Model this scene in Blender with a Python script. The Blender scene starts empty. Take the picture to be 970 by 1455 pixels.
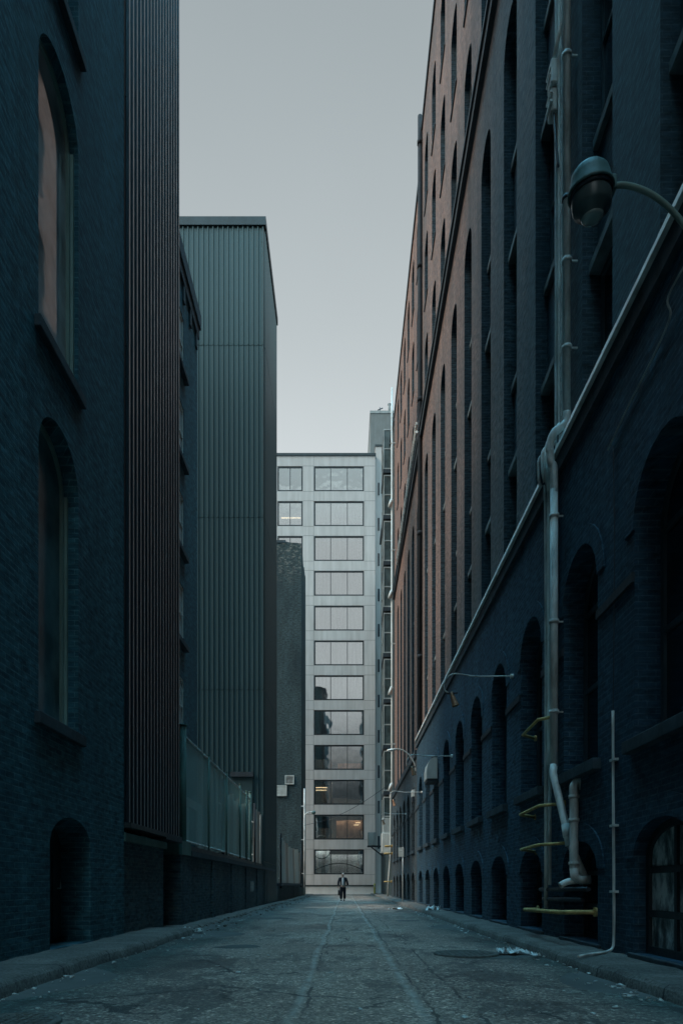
import bpy, bmesh, math, random
from mathutils import Vector, Matrix
R = math.radians
random.seed(7)
S = bpy.context.scene
COL = S.collection

# ------------------------------------------------------------------ materials
def nt(name):
    m = bpy.data.materials.new(name); m.use_nodes = True
    t = m.node_tree; t.nodes.clear()
    out = t.nodes.new('ShaderNodeOutputMaterial')
    b = t.nodes.new('ShaderNodeBsdfPrincipled')
    t.links.new(b.outputs[0], out.inputs[0])
    return m, t, b, out
def node(t, kind, **kw):
    n = t.nodes.new(kind)
    for k, v in kw.items():
        setattr(n, k, v)
    return n
def setin(n, **kw):
    for k, v in kw.items():
        n.inputs[k.replace('_', ' ')].default_value = v
def c4(c): return (c[0], c[1], c[2], 1)
def mixc(t, a, b, fac, mode='MIX'):
    m = node(t, 'ShaderNodeMix', data_type='RGBA', blend_type=mode)
    for sock, v in ((m.inputs[6], a), (m.inputs[7], b), (m.inputs[0], fac)):
        if isinstance(v, bpy.types.NodeSocket): t.links.new(v, sock)
        elif isinstance(v, (tuple, list)): sock.default_value = c4(v)
        else: sock.default_value = v
    return m.outputs[2]
def math_(t, op, a, b=None, clamp=False):
    m = node(t, 'ShaderNodeMath', operation=op, use_clamp=clamp)
    for i, v in enumerate((a, b)):
        if v is None: continue
        if isinstance(v, bpy.types.NodeSocket): t.links.new(v, m.inputs[i])
        else: m.inputs[i].default_value = v
    return m.outputs[0]
def ramp(t, fac, stops):
    r = node(t, 'ShaderNodeValToRGB')
    e = r.color_ramp.elements
    while len(e) > 1: e.remove(e[-1])
    e[0].position = stops[0][0]; e[0].color = c4(stops[0][1])
    for p, c in stops[1:]:
        x = e.new(p); x.color = c4(c)
    t.links.new(fac, r.inputs[0])
    return r.outputs[0]
def pos(t):
    g = node(t, 'ShaderNodeNewGeometry')
    s = node(t, 'ShaderNodeSeparateXYZ')
    t.links.new(g.outputs['Position'], s.inputs[0])
    return g.outputs['Position'], s.outputs
def noise(t, vec, scale, detail=4, rough=.55, stretch=None):
    if stretch:
        mp = node(t, 'ShaderNodeMapping'); mp.inputs['Scale'].default_value = stretch
        t.links.new(vec, mp.inputs[0]); vec = mp.outputs[0]
    n = node(t, 'ShaderNodeTexNoise')
    setin(n, Scale=scale, Detail=detail, Roughness=rough)
    t.links.new(vec, n.inputs['Vector'])
    return n.outputs[0]
def bump(t, b, h, strength, dist=.02):
    n = node(t, 'ShaderNodeBump'); setin(n, Strength=strength, Distance=dist)
    t.links.new(h, n.inputs['Height']); t.links.new(n.outputs[0], b.inputs['Normal'])

def brick(name, c1, c2, mortar, stain=(.02, .025, .03), stain_amt=.5, rough=.8, spec=.3, bw=.215, rh=.075, contrast=1., pale=None, pale_from=-9., near_shade=None):
    m, t, b, out = nt(name)
    P, s = pos(t)
    u = math_(t, 'ADD', s[0], s[1])
    cv = node(t, 'ShaderNodeCombineXYZ')
    t.links.new(u, cv.inputs[0]); t.links.new(s[2], cv.inputs[1])
    br = node(t, 'ShaderNodeTexBrick')
    setin(br, Color1=c4(c1), Color2=c4(c2), Mortar=c4(mortar), Scale=1.0, Mortar_Size=.007, Mortar_Smooth=.2, Bias=0.0, Brick_Width=bw, Row_Height=rh)
    t.links.new(cv.outputs[0], br.inputs['Vector'])
    col = br.outputs['Color']
    # every course varies a little in tone
    n1 = noise(t, cv.outputs[0], 1.0, 3, .7, (4.4, 13.3, 1))
    col = mixc(t, col, ramp(t, n1, [(.32, (.35, .35, .35)), (.66, (1.9, 1.85, 1.8))]), .9 * contrast, 'MULTIPLY')
    # soot, patched areas and run-off streaks
    n2 = noise(t, P, .35, 5, .6, (1, 1, .45))
    col = mixc(t, col, stain, math_(t, 'MULTIPLY', ramp(t, n2, [(.42, (0, 0, 0)), (.68, (1, 1, 1))]), stain_amt))
    n3 = noise(t, P, 1.2, 4, .6, (1.4, 1.4, .12))
    col = mixc(t, col, ramp(t, n3, [(.3, (.72, .72, .72)), (.7, (1.25, 1.25, 1.25))]), .7, 'MULTIPLY')
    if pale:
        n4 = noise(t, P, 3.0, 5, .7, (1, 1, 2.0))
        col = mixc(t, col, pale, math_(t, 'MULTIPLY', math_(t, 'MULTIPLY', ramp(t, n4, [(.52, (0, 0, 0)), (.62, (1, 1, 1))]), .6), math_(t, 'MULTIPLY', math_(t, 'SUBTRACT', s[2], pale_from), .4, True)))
    if near_shade:   # shade at the near end of the wall, mixed into the brick colour
        cc, y_from, y_to = near_shade
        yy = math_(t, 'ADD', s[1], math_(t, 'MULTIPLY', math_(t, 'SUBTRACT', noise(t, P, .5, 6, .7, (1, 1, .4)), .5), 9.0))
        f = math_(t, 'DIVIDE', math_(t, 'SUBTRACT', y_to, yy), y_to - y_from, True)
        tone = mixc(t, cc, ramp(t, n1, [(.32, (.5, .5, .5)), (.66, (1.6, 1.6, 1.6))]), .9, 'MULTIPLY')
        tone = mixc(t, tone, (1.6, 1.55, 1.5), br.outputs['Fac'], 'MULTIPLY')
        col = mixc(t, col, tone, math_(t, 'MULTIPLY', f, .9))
    t.links.new(col, b.inputs['Base Color'])
    setin(b, Roughness=rough); b.inputs['Specular IOR Level'].default_value = spec
    h = math_(t, 'ADD', math_(t, 'MULTIPLY', br.outputs['Fac'], -1.0), math_(t, 'MULTIPLY', noise(t, P, 18, 3), .8))
    bump(t, b, h, .8, .012)
    return m

def plain(name, c, rough=.6, metal=0., var=.25, scale=3., spec=.5, stretch=(1, 1, .3), bmp=.15):
    m, t, b, out = nt(name)
    P, s = pos(t)
    n = noise(t, P, scale, 5, .6, stretch)
    lo = tuple(x * (1 - var) for x in c); hi = tuple(x * (1 + var) for x in c)
    t.links.new(ramp(t, n, [(.3, lo), (.7, hi)]), b.inputs['Base Color'])
    n2 = noise(t, P, scale * 5, 3)
    rr = ramp(t, n2, [(.3, (rough * .85,) * 3), (.7, (min(1, rough * 1.15),) * 3)])
    t.links.new(rr, b.inputs['Roughness'])
    setin(b, Metallic=metal); b.inputs['Specular IOR Level'].default_value = spec
    if bmp: bump(t, b, n2, bmp, .01)
    return m

def glass_dark(name, c=(.012, .016, .02), rough=.06):
    m, t, b, out = nt(name)
    P, s = pos(t)
    n = noise(t, P, 1.3, 3, .5)
    t.links.new(ramp(t, n, [(.35, tuple(x * .5 for x in c)), (.7, tuple(x * 1.6 for x in c))]), b.inputs['Base Color'])
    setin(b, Roughness=rough); b.inputs['Specular IOR Level'].default_value = .55
    bump(t, b, noise(t, P, .8, 2), .05, .05)
    return m

def glass_clear(name, tint=(.8, .86, .86), wave=.03, refl=1.0):
    m = bpy.data.materials.new(name); m.use_nodes = True
    t = m.node_tree; t.nodes.clear()
    out = node(t, 'ShaderNodeOutputMaterial')
    tr = node(t, 'ShaderNodeBsdfTransparent'); tr.inputs[0].default_value = c4(tint)
    gl = node(t, 'ShaderNodeBsdfGlossy'); gl.inputs['Roughness'].default_value = .02
    gl.inputs[0].default_value = (.95, .97, .97, 1)
    P, s = pos(t)
    bn = node(t, 'ShaderNodeBump'); setin(bn, Strength=wave, Distance=.3)
    t.links.new(noise(t, P, .45, 2), bn.inputs['Height'])
    fr = node(t, 'ShaderNodeFresnel'); fr.inputs[0].default_value = 1.9
    t.links.new(bn.outputs[0], gl.inputs['Normal'])
    f = math_(t, 'MULTIPLY', fr.outputs[0], 1.6 * refl, True)
    mx = node(t, 'ShaderNodeMixShader')
    t.links.new(f, mx.inputs[0]); t.links.new(tr.outputs[0], mx.inputs[1]); t.links.new(gl.outputs[0], mx.inputs[2])
    t.links.new(mx.outputs[0], out.inputs[0])
    return m

def emit(name, c, s):
    m, t, b, out = nt(name)
    b.inputs['Base Color'].default_value = c4(c)
    b.inputs['Emission Color'].default_value = c4(c); b.inputs['Emission Strength'].default_value = s
    return m

M = {}
M['brick_left'] = brick('dark_slate_brick', (.040, .130, .162), (.018, .076, .104), (.085, .19, .215), (.012, .06, .088), .5)
M['brick_base'] = brick('navy_shade_brick', (.032, .082, .122), (.017, .052, .086), (.065, .12, .155), (.011, .037, .067), .5)  # brick of the warehouse base, with the navy tone of its shade put into the colour
M['brick_base_grey'] = brick('grey_painted_brick', (.058, .078, .09), (.036, .052, .062), (.085, .105, .115), (.022, .036, .046), .5)
M['brick_recess_shade'] = brick('recess_brick_shade', (.034, .062, .082), (.020, .042, .058), (.055, .085, .10), (.014, .032, .05), .5)  # brick of the recesses, with their shade put into the colour
M['brick_red'] = brick('weathered_red_brick', (.225, .142, .118), (.135, .098, .088), (.17, .145, .13), (.075, .085, .088), .7, near_shade=((.032, .092, .118), 11.5, 20.0))
M['brick_red_bright'] = brick('orange_red_brick', (.27, .155, .115), (.18, .11, .09), (.18, .14, .12), (.11, .10, .10), .6)
M['brick_yard'] = brick('old_dark_brick', (.045, .095, .115), (.022, .052, .07), (.085, .13, .145), (.014, .036, .052), .6, pale=(.12, .16, .16))
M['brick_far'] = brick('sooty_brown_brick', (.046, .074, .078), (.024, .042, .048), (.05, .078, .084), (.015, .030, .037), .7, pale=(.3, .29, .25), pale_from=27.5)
M['stone_ledge'] = plain('weathered_ledge_stone', (.78, .76, .72), .42, var=.35, scale=2.5, stretch=(1, 1, 1))
M['stone_dark'] = plain('sooty_stone', (.035, .055, .068), .8, var=.4)
M['stone_sill'] = plain('grey_sill_stone', (.16, .18, .18), .8, var=.4)
M['stone_course'] = plain('black_iron_course', (.02, .032, .042), .6)
M['metal_dark'] = plain('dark_ribbed_metal', (.025, .040, .050), .34, .5, .2, 1.0, stretch=(1, 1, .1), bmp=.03)
M['rib_pale'] = plain('pale_metal_rib', (.25, .265, .28), .36, .6, .2, 1.0, stretch=(1, 1, .1), bmp=.03)  # outer faces of the ribs, paler than the sheet between
M['metal_grey'] = plain('grey_green_ribbed_metal', (.052, .092, .099), .32, .35, .10, .35, stretch=(1, 1, .1), bmp=0)
_t = M['metal_grey'].node_tree; _b = next(n for n in _t.nodes if n.type == 'BSDF_PRINCIPLED'); _t.links.remove(_b.inputs['Roughness'].links[0]); _b.inputs['Roughness'].default_value = .33
M['metal_trim'] = plain('dark_metal_trim', (.04, .055, .06), .5, .3)
M['frame_dark'] = plain('dark_window_frame', (.02, .03, .035), .5)
M['frame_pale'] = plain('faded_green_frame', (.24, .32, .28), .55, var=.3)
M['frame_grey'] = plain('grey_wood_frame', (.05, .075, .085), .6, var=.3)
M['glass'] = glass_dark('dark_window_glass', (.022, .040, .055), .1)
M['glass_teal'] = glass_dark('teal_reflection_glass', (.12, .19, .20), .08)  # raised teal tone stands in for reflections on the panes
M['glass_mirrored'] = glass_dark('glass_brown_reflection', (.46, .38, .36), .06)  # brown tone stands in for the brick wall reflected in the pane
for _k in ('glass_mirrored', 'glass_teal'):
    _b = next(n for n in M[_k].node_tree.nodes if n.type == 'BSDF_PRINCIPLED'); _b.inputs['IOR'].default_value = 2.2 if _k == 'glass_mirrored' else 1.4; _b.inputs['Roughness'].default_value = .03 if _k == 'glass_mirrored' else .2
M['glass_clear'] = glass_clear('clear_office_glass', (.95, .97, .97), .035, 2.6)
M['pipe'] = plain('grey_painted_pipe', (.62, .62, .59), .6, .0, .5, 5)
M['pipe_pale'] = plain('pale_galvanised_pipe', (.74, .73, .69), .55, .1, .45, 5)
M['pipe_dark'] = plain('black_pipe', (.02, .03, .04), .5)
M['pipe_matt'] = plain('matt_dark_iron', (.03, .035, .04), .9, spec=.15)
M['tray'] = plain('galvanised_tray', (.76, .75, .70), .6, .1, .35, 6)
M['yellow'] = plain('worn_yellow_paint', (.52, .36, .14), .8, var=.35, scale=9, stretch=(1, 1, 1))
M['lamp_body'] = plain('green_lamp_enamel', (.09, .16, .155), .55, .0, .3, 6)
M['lamp_glass'] = glass_dark('smoked_lamp_glass', (.08, .11, .11), .3)
M['lens_glass'] = glass_dark('dusty_lens_glass', (.26, .30, .28), .12)
M['copper'] = plain('brown_reflector', (.42, .22, .13), .45, .2, .25, 10)
M['white_box'] = plain('dirty_white_enamel', (.55, .57, .54), .5, var=.2)
M['concrete'] = plain('pale_concrete', (.5, .5, .48), .85, var=.12, scale=.8)
def kerbstone():
    m, t, b, out = nt('kerb_stone'); P, s = pos(t)
    big = noise(t, P, 1.6, 5, .65); fine = noise(t, P, 30, 4, .7)
    col = ramp(t, big, [(.32, (.06, .06, .055)), (.5, (.11, .106, .096)), (.68, (.17, .16, .142))])
    col = mixc(t, col, ramp(t, fine, [(.36, (.45, .45, .45)), (.5, (1, 1, 1)), (.64, (1.6, 1.6, 1.6))]), .85, 'MULTIPLY')
    j = math_(t, 'LESS_THAN', math_(t, 'FRACT', math_(t, 'DIVIDE', math_(t, 'ADD', s[1], math_(t, 'MULTIPLY', noise(t, P, 4, 2), .04)), 1.55)), .018)
    col = mixc(t, col, (.02, .024, .024), j)
    t.links.new(col, b.inputs['Base Color']); setin(b, Roughness=.8)
    bump(t, b, math_(t, 'SUBTRACT', math_(t, 'ADD', big, math_(t, 'MULTIPLY', fine, .4)), j), .7, .03)
    return m
M['kerbstone'] = kerbstone()
M['pavement'] = plain('kerb_concrete', (.17, .17, .155), .85, var=.4, scale=2.2, stretch=(1, 1, 1), bmp=.6)
M['paper'] = plain('white_paper', (.75, .77, .76), .8, var=.1)
M['litter'] = plain('pale_litter', (.5, .52, .5), .9, var=.4, scale=20, stretch=(1, 1, 1))
M['iron'] = plain('cast_iron', (.11, .11, .10), .8, .0, .4, 20, stretch=(1, 1, 1), bmp=.6)
M['board'] = plain('weathered_board', (.55, .54, .50), .8, var=.3, scale=3, stretch=(3, 3, .25))
M['board_brown'] = plain('brown_board', (.40, .32, .27), .8, var=.3, scale=3, stretch=(3, 3, .25))
M['green_paint'] = plain('faded_green_paint', (.09, .17, .15), .7, var=.3)
M['curtain'] = plain('pale_curtain', (.74, .76, .75), .9, var=.32, scale=1.6, stretch=(1.6, 1.6, .08), bmp=0)
M['room_dark'] = plain('dim_room', (.16, .17, .17), .9)
M['room_brown'] = plain('brown_partition', (.46, .29, .20), .8)
M['room_grey'] = plain('grey_blind', (.42, .44, .43), .8, scale=2, stretch=(1, 1, 6))
M['tower'] = plain('grey_tower_concrete', (.22, .24, .235), .85, var=.12)
M['oriel'] = plain('dark_green_panel', (.06, .085, .085), .35, .1, .5, 1.6, stretch=(1, 1, 1))
M['oriel_frame'] = plain('pale_oriel_frame', (.36, .39, .38), .6)
M['lamp_on'] = emit('lit_ceiling_lamp', (1.0, .76, .45), 1.5)
M['room_fill'] = emit('hidden_fill_panel', (1.0, .84, .66), 17.0)  # glow of unseen panels added to brighten the office rooms
M['room_fill_cool'] = emit('hidden_cool_fill_panel', (.92, 1.0, .98), 9.0)  # cooler glow for the same added, unseen panels
M['suit'] = plain('navy_suit', (.018, .022, .035), .85, var=.2, scale=12)
M['shirt'] = plain('pale_shirt', (.80, .80, .82), .8, var=.1)
M['skin'] = plain('skin', (.50, .34, .27), .6, var=.1)
M['hair'] = plain('white_hair', (.75, .74, .72), .7, var=.1)
M['leather'] = plain('black_leather', (.015, .015, .018), .4)
M['pole_yellow'] = plain('yellow_bollard_paint', (.62, .55, .16), .5, var=.15)

def office_concrete():
    m, t, b, out = nt('panel_concrete')
    P, s = pos(t)
    n = noise(t, P, 1.0, 5, .6, (1.3, 1.3, .35))
    col = ramp(t, n, [(.3, (.56, .545, .525)), (.7, (.67, .65, .63))])
    n2 = noise(t, P, .9, 4, .6, (3, 3, .1))
    col = mixc(t, col, ramp(t, n2, [(.35, (.85, .85, .84)), (.65, (1.06, 1.06, 1.06))]), .7, 'MULTIPLY')
    t.links.new(col, b.inputs['Base Color']); setin(b, Roughness=.85)
    return m
M['office'] = office_concrete()

def asphalt():
    m, t, b, out = nt('worn_asphalt')
    P, s = pos(t)
    fine = noise(t, P, 42, 5, .8)
    big = noise(t, P, .5, 5, .6)
    col = ramp(t, big, [(.3, (.14, .110, .093)), (.5, (.225, .178, .150)), (.72, (.33, .262, .222))])
    col = mixc(t, col, ramp(t, fine, [(.36, (.25, .25, .25)), (.5, (1, 1, 1)), (.64, (2.0, 2.0, 2.0))]), .95, 'MULTIPLY')
    vc = node(t, 'ShaderNodeTexVoronoi'); vc.inputs['Scale'].default_value = 38; t.links.new(P, vc.inputs['Vector'])
    sv = node(t, 'ShaderNodeSeparateColor'); t.links.new(vc.outputs['Color'], sv.inputs[0])
    col = mixc(t, col, ramp(t, sv.outputs[0], [(.0, (.45, .45, .45)), (.6, (.95, .95, .95)), (.9, (1.3, 1.3, 1.28)), (.985, (2.6, 2.55, 2.45))]), .9, 'MULTIPLY')
    mid = noise(t, P, 7, 5, .7)
    col = mixc(t, col, ramp(t, mid, [(.32, (.6, .6, .6)), (.66, (1.35, 1.35, 1.33))]), .9, 'MULTIPLY')
    patch = noise(t, P, .9, 6, .7, (1, .45, 1))
    col = mixc(t, col, (.05, .048, .046), math_(t, 'MULTIPLY', ramp(t, patch, [(.53, (0, 0, 0)), (.56, (1, 1, 1))]), .6))
    # the two edges of an old service trench down the lane
    wob = math_(t, 'MULTIPLY', math_(t, 'SUBTRACT', noise(t, P, .35, 2), .5), .22)
    xw = math_(t, 'ADD', s[0], wob)
    seam = None
    for x0, w in ((-.40, .055), (.60, .06)):
        d = math_(t, 'ABSOLUTE', math_(t, 'SUBTRACT', xw, x0))
        k = math_(t, 'SUBTRACT', 1.0, math_(t, 'DIVIDE', d, w), True)
        seam = k if seam is None else math_(t, 'MAXIMUM', seam, k)
    col = mixc(t, col, (.33, .31, .285), math_(t, 'MULTIPLY', seam, ramp(t, noise(t, P, 3, 4), [(.35, (.2, .2, .2)), (.6, (.9, .9, .9))])))
    for x0 in (-.335, .69, 1.02):
        d = math_(t, 'ABSOLUTE', math_(t, 'SUBTRACT', math_(t, 'ADD', xw, math_(t, 'MULTIPLY', math_(t, 'SUBTRACT', noise(t, P, 5, 3), .5), .10)), x0))
        col = mixc(t, col, (.03, .03, .03), math_(t, 'MULTIPLY', math_(t, 'LESS_THAN', d, .014), ramp(t, noise(t, P, 1.1, 3), [(.42, (0, 0, 0)), (.52, (.85, .85, .85))])))
    inside = math_(t, 'MULTIPLY', math_(t, 'GREATER_THAN', xw, -.4), math_(t, 'LESS_THAN', xw, .6))
    col = mixc(t, col, (1.07, 1.07, 1.06), inside, 'MULTIPLY')
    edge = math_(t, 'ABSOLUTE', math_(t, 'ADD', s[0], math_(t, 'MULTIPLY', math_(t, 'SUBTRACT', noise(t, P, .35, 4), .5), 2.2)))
    col = mixc(t, col, ramp(t, math_(t, 'DIVIDE', edge, 3.2), [(.2, (1.36, 1.33, 1.30)), (.55, (1.05, 1.05, 1.05)), (.85, (.20, .42, .47))]), 1.0, 'MULTIPLY')  # paler worn middle; teal shade of the lane edges put into the colour
    # cracks
    vd = node(t, 'ShaderNodeTexVoronoi', feature='DISTANCE_TO_EDGE'); vd.inputs['Scale'].default_value = .55
    nv = node(t, 'ShaderNodeTexNoise'); setin(nv, Scale=1.4, Detail=4)
    t.links.new(P, nv.inputs['Vector'])
    wv = node(t, 'ShaderNodeVectorMath', operation='MULTIPLY_ADD')
    t.links.new(nv.outputs['Color'], wv.inputs[0]); wv.inputs[1].default_value = (1.3, 1.3, 0); t.links.new(P, wv.inputs[2])
    t.links.new(wv.outputs[0], vd.inputs['Vector'])
    crack = math_(t, 'LESS_THAN', vd.outputs['Distance'], .012)
    crack = math_(t, 'MULTIPLY', crack, math_(t, 'GREATER_THAN', noise(t, P, .6, 2), .5))
    col = mixc(t, col, (.02, .025, .028), math_(t, 'MULTIPLY', crack, .8))
    t.links.new(col, b.inputs['Base Color'])
    t.links.new(ramp(t, big, [(.3, (.42,) * 3), (.7, (.66,) * 3)]), b.inputs['Roughness'])
    h = math_(t, 'ADD', math_(t, 'MULTIPLY', fine, .6), math_(t, 'MULTIPLY', noise(t, P, 3, 5, .6), 1.4))
    h = math_(t, 'SUBTRACT', h, math_(t, 'MULTIPLY', crack, .8))
    h = math_(t, 'ADD', h, math_(t, 'MULTIPLY', seam, .5))
    bump(t, b, h, .7, .03)
    return m
M['asphalt'] = asphalt()
M['ground'] = plain('dusty_ground', (.10, .105, .10), .9, var=.3, scale=.4, stretch=(1, 1, 1))

def mesh_screen():
    m = bpy.data.materials.new('fence_mesh_screen'); m.use_nodes = True
    t = m.node_tree; t.nodes.clear()
    out = node(t, 'ShaderNodeOutputMaterial')
    tr = node(t, 'ShaderNodeBsdfTransparent')
    b = node(t, 'ShaderNodeBsdfPrincipled'); b.inputs['Base Color'].default_value = (.42, .60, .57, 1); b.inputs['Roughness'].default_value = .6
    P, s = pos(t)
    f = None
    for sg in (1, -1):
        d = math_(t, 'ADD', math_(t, 'MULTIPLY', s[1], sg), s[2])
        fr = math_(t, 'FRACT', math_(t, 'MULTIPLY', d, 11.0))
        k = math_(t, 'LESS_THAN', fr, .21)
        f = k if f is None else math_(t, 'MAXIMUM', f, k)
    mx = node(t, 'ShaderNodeMixShader')
    t.links.new(f, mx.inputs[0]); t.links.new(tr.outputs[0], mx.inputs[1]); t.links.new(b.outputs[0], mx.inputs[2])
    t.links.new(mx.outputs[0], out.inputs[0])
    return m
M['screen'] = mesh_screen()

def plastic():
    m, t, b, out = nt('dusty_plastic_sheet')
    P, s = pos(t)
    n = noise(t, P, 5.0, 5, .65, (1, 1.3, .55))
    t.links.new(ramp(t, n, [(.40, (.08, .10, .105)), (.50, (.34, .38, .38)), (.60, (.85, .86, .83))]), b.inputs['Base Color'])
    setin(b, Roughness=.3); bump(t, b, noise(t, P, 6, 3), .6, .08)
    return m
M['plastic'] = plastic()

# ------------------------------------------------------------------ mesh helpers
class MB:
    def __init__(self): self.bm = bmesh.new()
    def quad(self, *p):
        return self.bm.faces.new([self.bm.verts.new(q) for q in p])
    def poly(self, pts):
        return self.bm.faces.new([self.bm.verts.new(q) for q in pts])
    def box(self, x0, x1, y0, y1, z0, z1, skip=''):
        v = [self.bm.verts.new((x, y, z)) for x in (x0, x1) for y in (y0, y1) for z in (z0, z1)]
        f = {'l': (0, 1, 3, 2), 'r': (4, 6, 7, 5), 'f': (0, 4, 5, 1), 'b': (2, 3, 7, 6), 'd': (0, 2, 6, 4), 'u': (1, 5, 7, 3)}
        for k, q in f.items():
            if k not in skip: self.bm.faces.new([v[i] for i in q])
        return self
    def tube(self, pts, r, n=10, caps=True):
        pts = [Vector(p) for p in pts]
        rs = r if isinstance(r, (list, tuple)) else [r] * len(pts)
        rings = []; up = None
        for i, p in enumerate(pts):
            a = (pts[i] - pts[i - 1]).normalized() if i else None
            c = (pts[i + 1] - pts[i]).normalized() if i < len(pts) - 1 else None
            d = (a + c).normalized() if a and c and (a + c).length > 1e-6 else (a or c)
            if up is None:
                up = Vector((0, 0, 1)) if abs(d.z) < .9 else Vector((1, 0, 0))
            s = d.cross(up).normalized(); up = s.cross(d).normalized()
            k = 1 / max(.5, math.cos(a.angle(c) / 2)) if a and c else 1
            rings.append([self.bm.verts.new(p + (s * math.cos(2 * math.pi * j / n) + up * math.sin(2 * math.pi * j / n)) * rs[i] * (k if False else 1)) for j in range(n)])
        for A, B in zip(rings, rings[1:]):
            for j in range(n):
                f = self.bm.faces.new((A[j], A[(j + 1) % n], B[(j + 1) % n], B[j])); f.smooth = True
        if caps:
            self.bm.faces.new(rings[0][::-1]); self.bm.faces.new(rings[-1])
        return self
    def lathe(self, prof, c=(0, 0, 0), n=24, mat=None):
        rings = []
        for r, z in prof:
            rings.append([self.bm.verts.new((c[0] + r * math.cos(2 * math.pi * j / n), c[1] + r * math.sin(2 * math.pi * j / n), c[2] + z)) for j in range(n)])
        for A, B in zip(rings, rings[1:]):
            for j in range(n):
                f = self.bm.faces.new((A[j], A[(j + 1) % n], B[(j + 1) % n], B[j])); f.smooth = True
        if mat: bmesh.ops.transform(self.bm, matrix=mat, verts=[v for rg in rings for v in rg])
        return self
    def build(self, name, mat, parent=None, loc=(0, 0, 0), rotz=0, bevel=0, weld=True):
        if weld: bmesh.ops.remove_doubles(self.bm, verts=self.bm.verts, dist=1e-4)
        bmesh.ops.recalc_face_normals(self.bm, faces=self.bm.faces)
        me = bpy.data.meshes.new(name); self.bm.to_mesh(me); self.bm.free()
        me.materials.append(M[mat] if isinstance(mat, str) else mat)
        o = bpy.data.objects.new(name, me); COL.objects.link(o)
        if parent is not None:
            o.parent = parent
        o.location = loc; o.rotation_euler = (0, 0, rotz)
        if bevel:
            b = o.modifiers.new('Bevel', 'BEVEL'); b.width = bevel; b.segments = 2; b.limit_method = 'ANGLE'
        return o
def smooth_path(pts, k=6):
    P = [Vector(p) for p in pts]; out = []
    for i in range(len(P) - 1):
        p0, p1, p2, p3 = P[max(0, i - 1)], P[i], P[i + 1], P[min(len(P) - 1, i + 2)]
        for j in range(k):
            u = j / k
            out.append(.5 * ((2 * p1) + (p2 - p0) * u + (2 * p0 - 5 * p1 + 4 * p2 - p3) * u * u + (3 * p1 - p0 - 3 * p2 + p3) * u ** 3))
    out.append(P[-1]); return out
def tag(o, label=None, cat=None, group=None, kind=None):
    if label: o['label'] = label
    if cat: o['category'] = cat
    if group: o['group'] = group
    if kind: o['kind'] = kind
    return o
class Thing:
    """An Empty at the base of a thing; part() takes world coordinates."""
    def __init__(self, name, label, cat, loc, group=None):
        self.o = bpy.data.objects.new(name, None); COL.objects.link(self.o)
        self.o.location = loc; self.loc = Vector(loc)
        tag(self.o, label, cat, group)
    def part(self, name, mb, mat, **k):
        return mb.build(name, mat, self.o, -self.loc, **k)
    def put(self, part, loc, rotz=0):
        part.parent = self.o; part.location = Vector(loc) - self.loc; part.rotation_euler = (0, 0, rotz)
def copy_part(o, parent=None):
    c = o.copy(); COL.objects.link(c)
    if parent is not None: c.parent = parent
    for ch in list(o.children): copy_part(ch, c)
    return c

# ------------------------------------------------------------------ windows (local: x = into the wall, y = along it, z = up)
def outline(w, hs, rise, n=14, inset=0.):
    a = w / 2 - inset
    pts = [(-a, inset), (a, inset)]
    if rise <= 0:
        return pts + [(a, hs - inset), (-a, hs - inset)]
    for i in range(n + 1):
        th = math.pi * i / n
        pts.append((a * math.cos(th), hs + (rise - inset) * math.sin(th)))
    return pts
def window_mesh(w, hs, rise, d, frame, pane, t=.07, cols=2, rows=(), sill=None, lintel=None, sill_out=.07, step=None, sill_ext=.12, sill_h=.16):
    """window frame with a pane (and sill, lintel) as children; opening bottom-centre at the origin"""
    o, i = outline(w - .004, hs, rise - .002 if rise else 0), outline(w, hs, rise, inset=t)
    b = MB(); n = len(o)
    for k in range(n):
        q = (k + 1) % n
        b.quad((d - .03, *o[k]), (d - .03, *o[q]), (d - .03, *i[q]), (d - .03, *i[k]))
        b.quad((d - .03, *i[k]), (d - .03, *i[q]), (d + .05, *i[q]), (d + .05, *i[k]))
    top = hs + rise
    for c in range(1, cols):
        y = -w / 2 + w * c / cols
        zt = hs + (rise * math.sqrt(max(0, 1 - (2 * y / w) ** 2)) - t * .8 if rise else -t)
        b.box(d - .022, d + .045, y - t * .38, y + t * .38, t * .9, zt)
    for z in rows:
        b.box(d - .026, d + .04, -w / 2 + t * .9, w / 2 - t * .9, z - t * .45, z + t * .45)
    if step:   # stepped timber lining in front of the sash
        for yy in (-1, 1):
            e = w / 2
            b.box(d - step, d - .034, min(yy * e, yy * (e - .05)), max(yy * e, yy * (e - .05)), .002, hs)
            e -= .052
            b.box(d - step * .55, d - .034, min(yy * e, yy * (e - .05)), max(yy * e, yy * (e - .05)), .002, hs - .03)
    fr = b.build('window', frame)
    p = MB(); io = outline(w, hs, rise, inset=t * .7)
    p.poly([(d + .01, *q) for q in io])
    p.build('pane', pane, fr)
    if sill:
        s = MB(); s.box(-sill_out, d + .0, -w / 2 - sill_ext, w / 2 + sill_ext, -sill_h, -.003)
        s.build('sill', sill, fr, bevel=.012)
    if lintel:
        s = MB(); s.box(.10, d - .04, -w / 2 + .004, w / 2 - .004, hs - .001, hs + .14)
        s.build('lintel', lintel, fr)
    return fr

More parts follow.
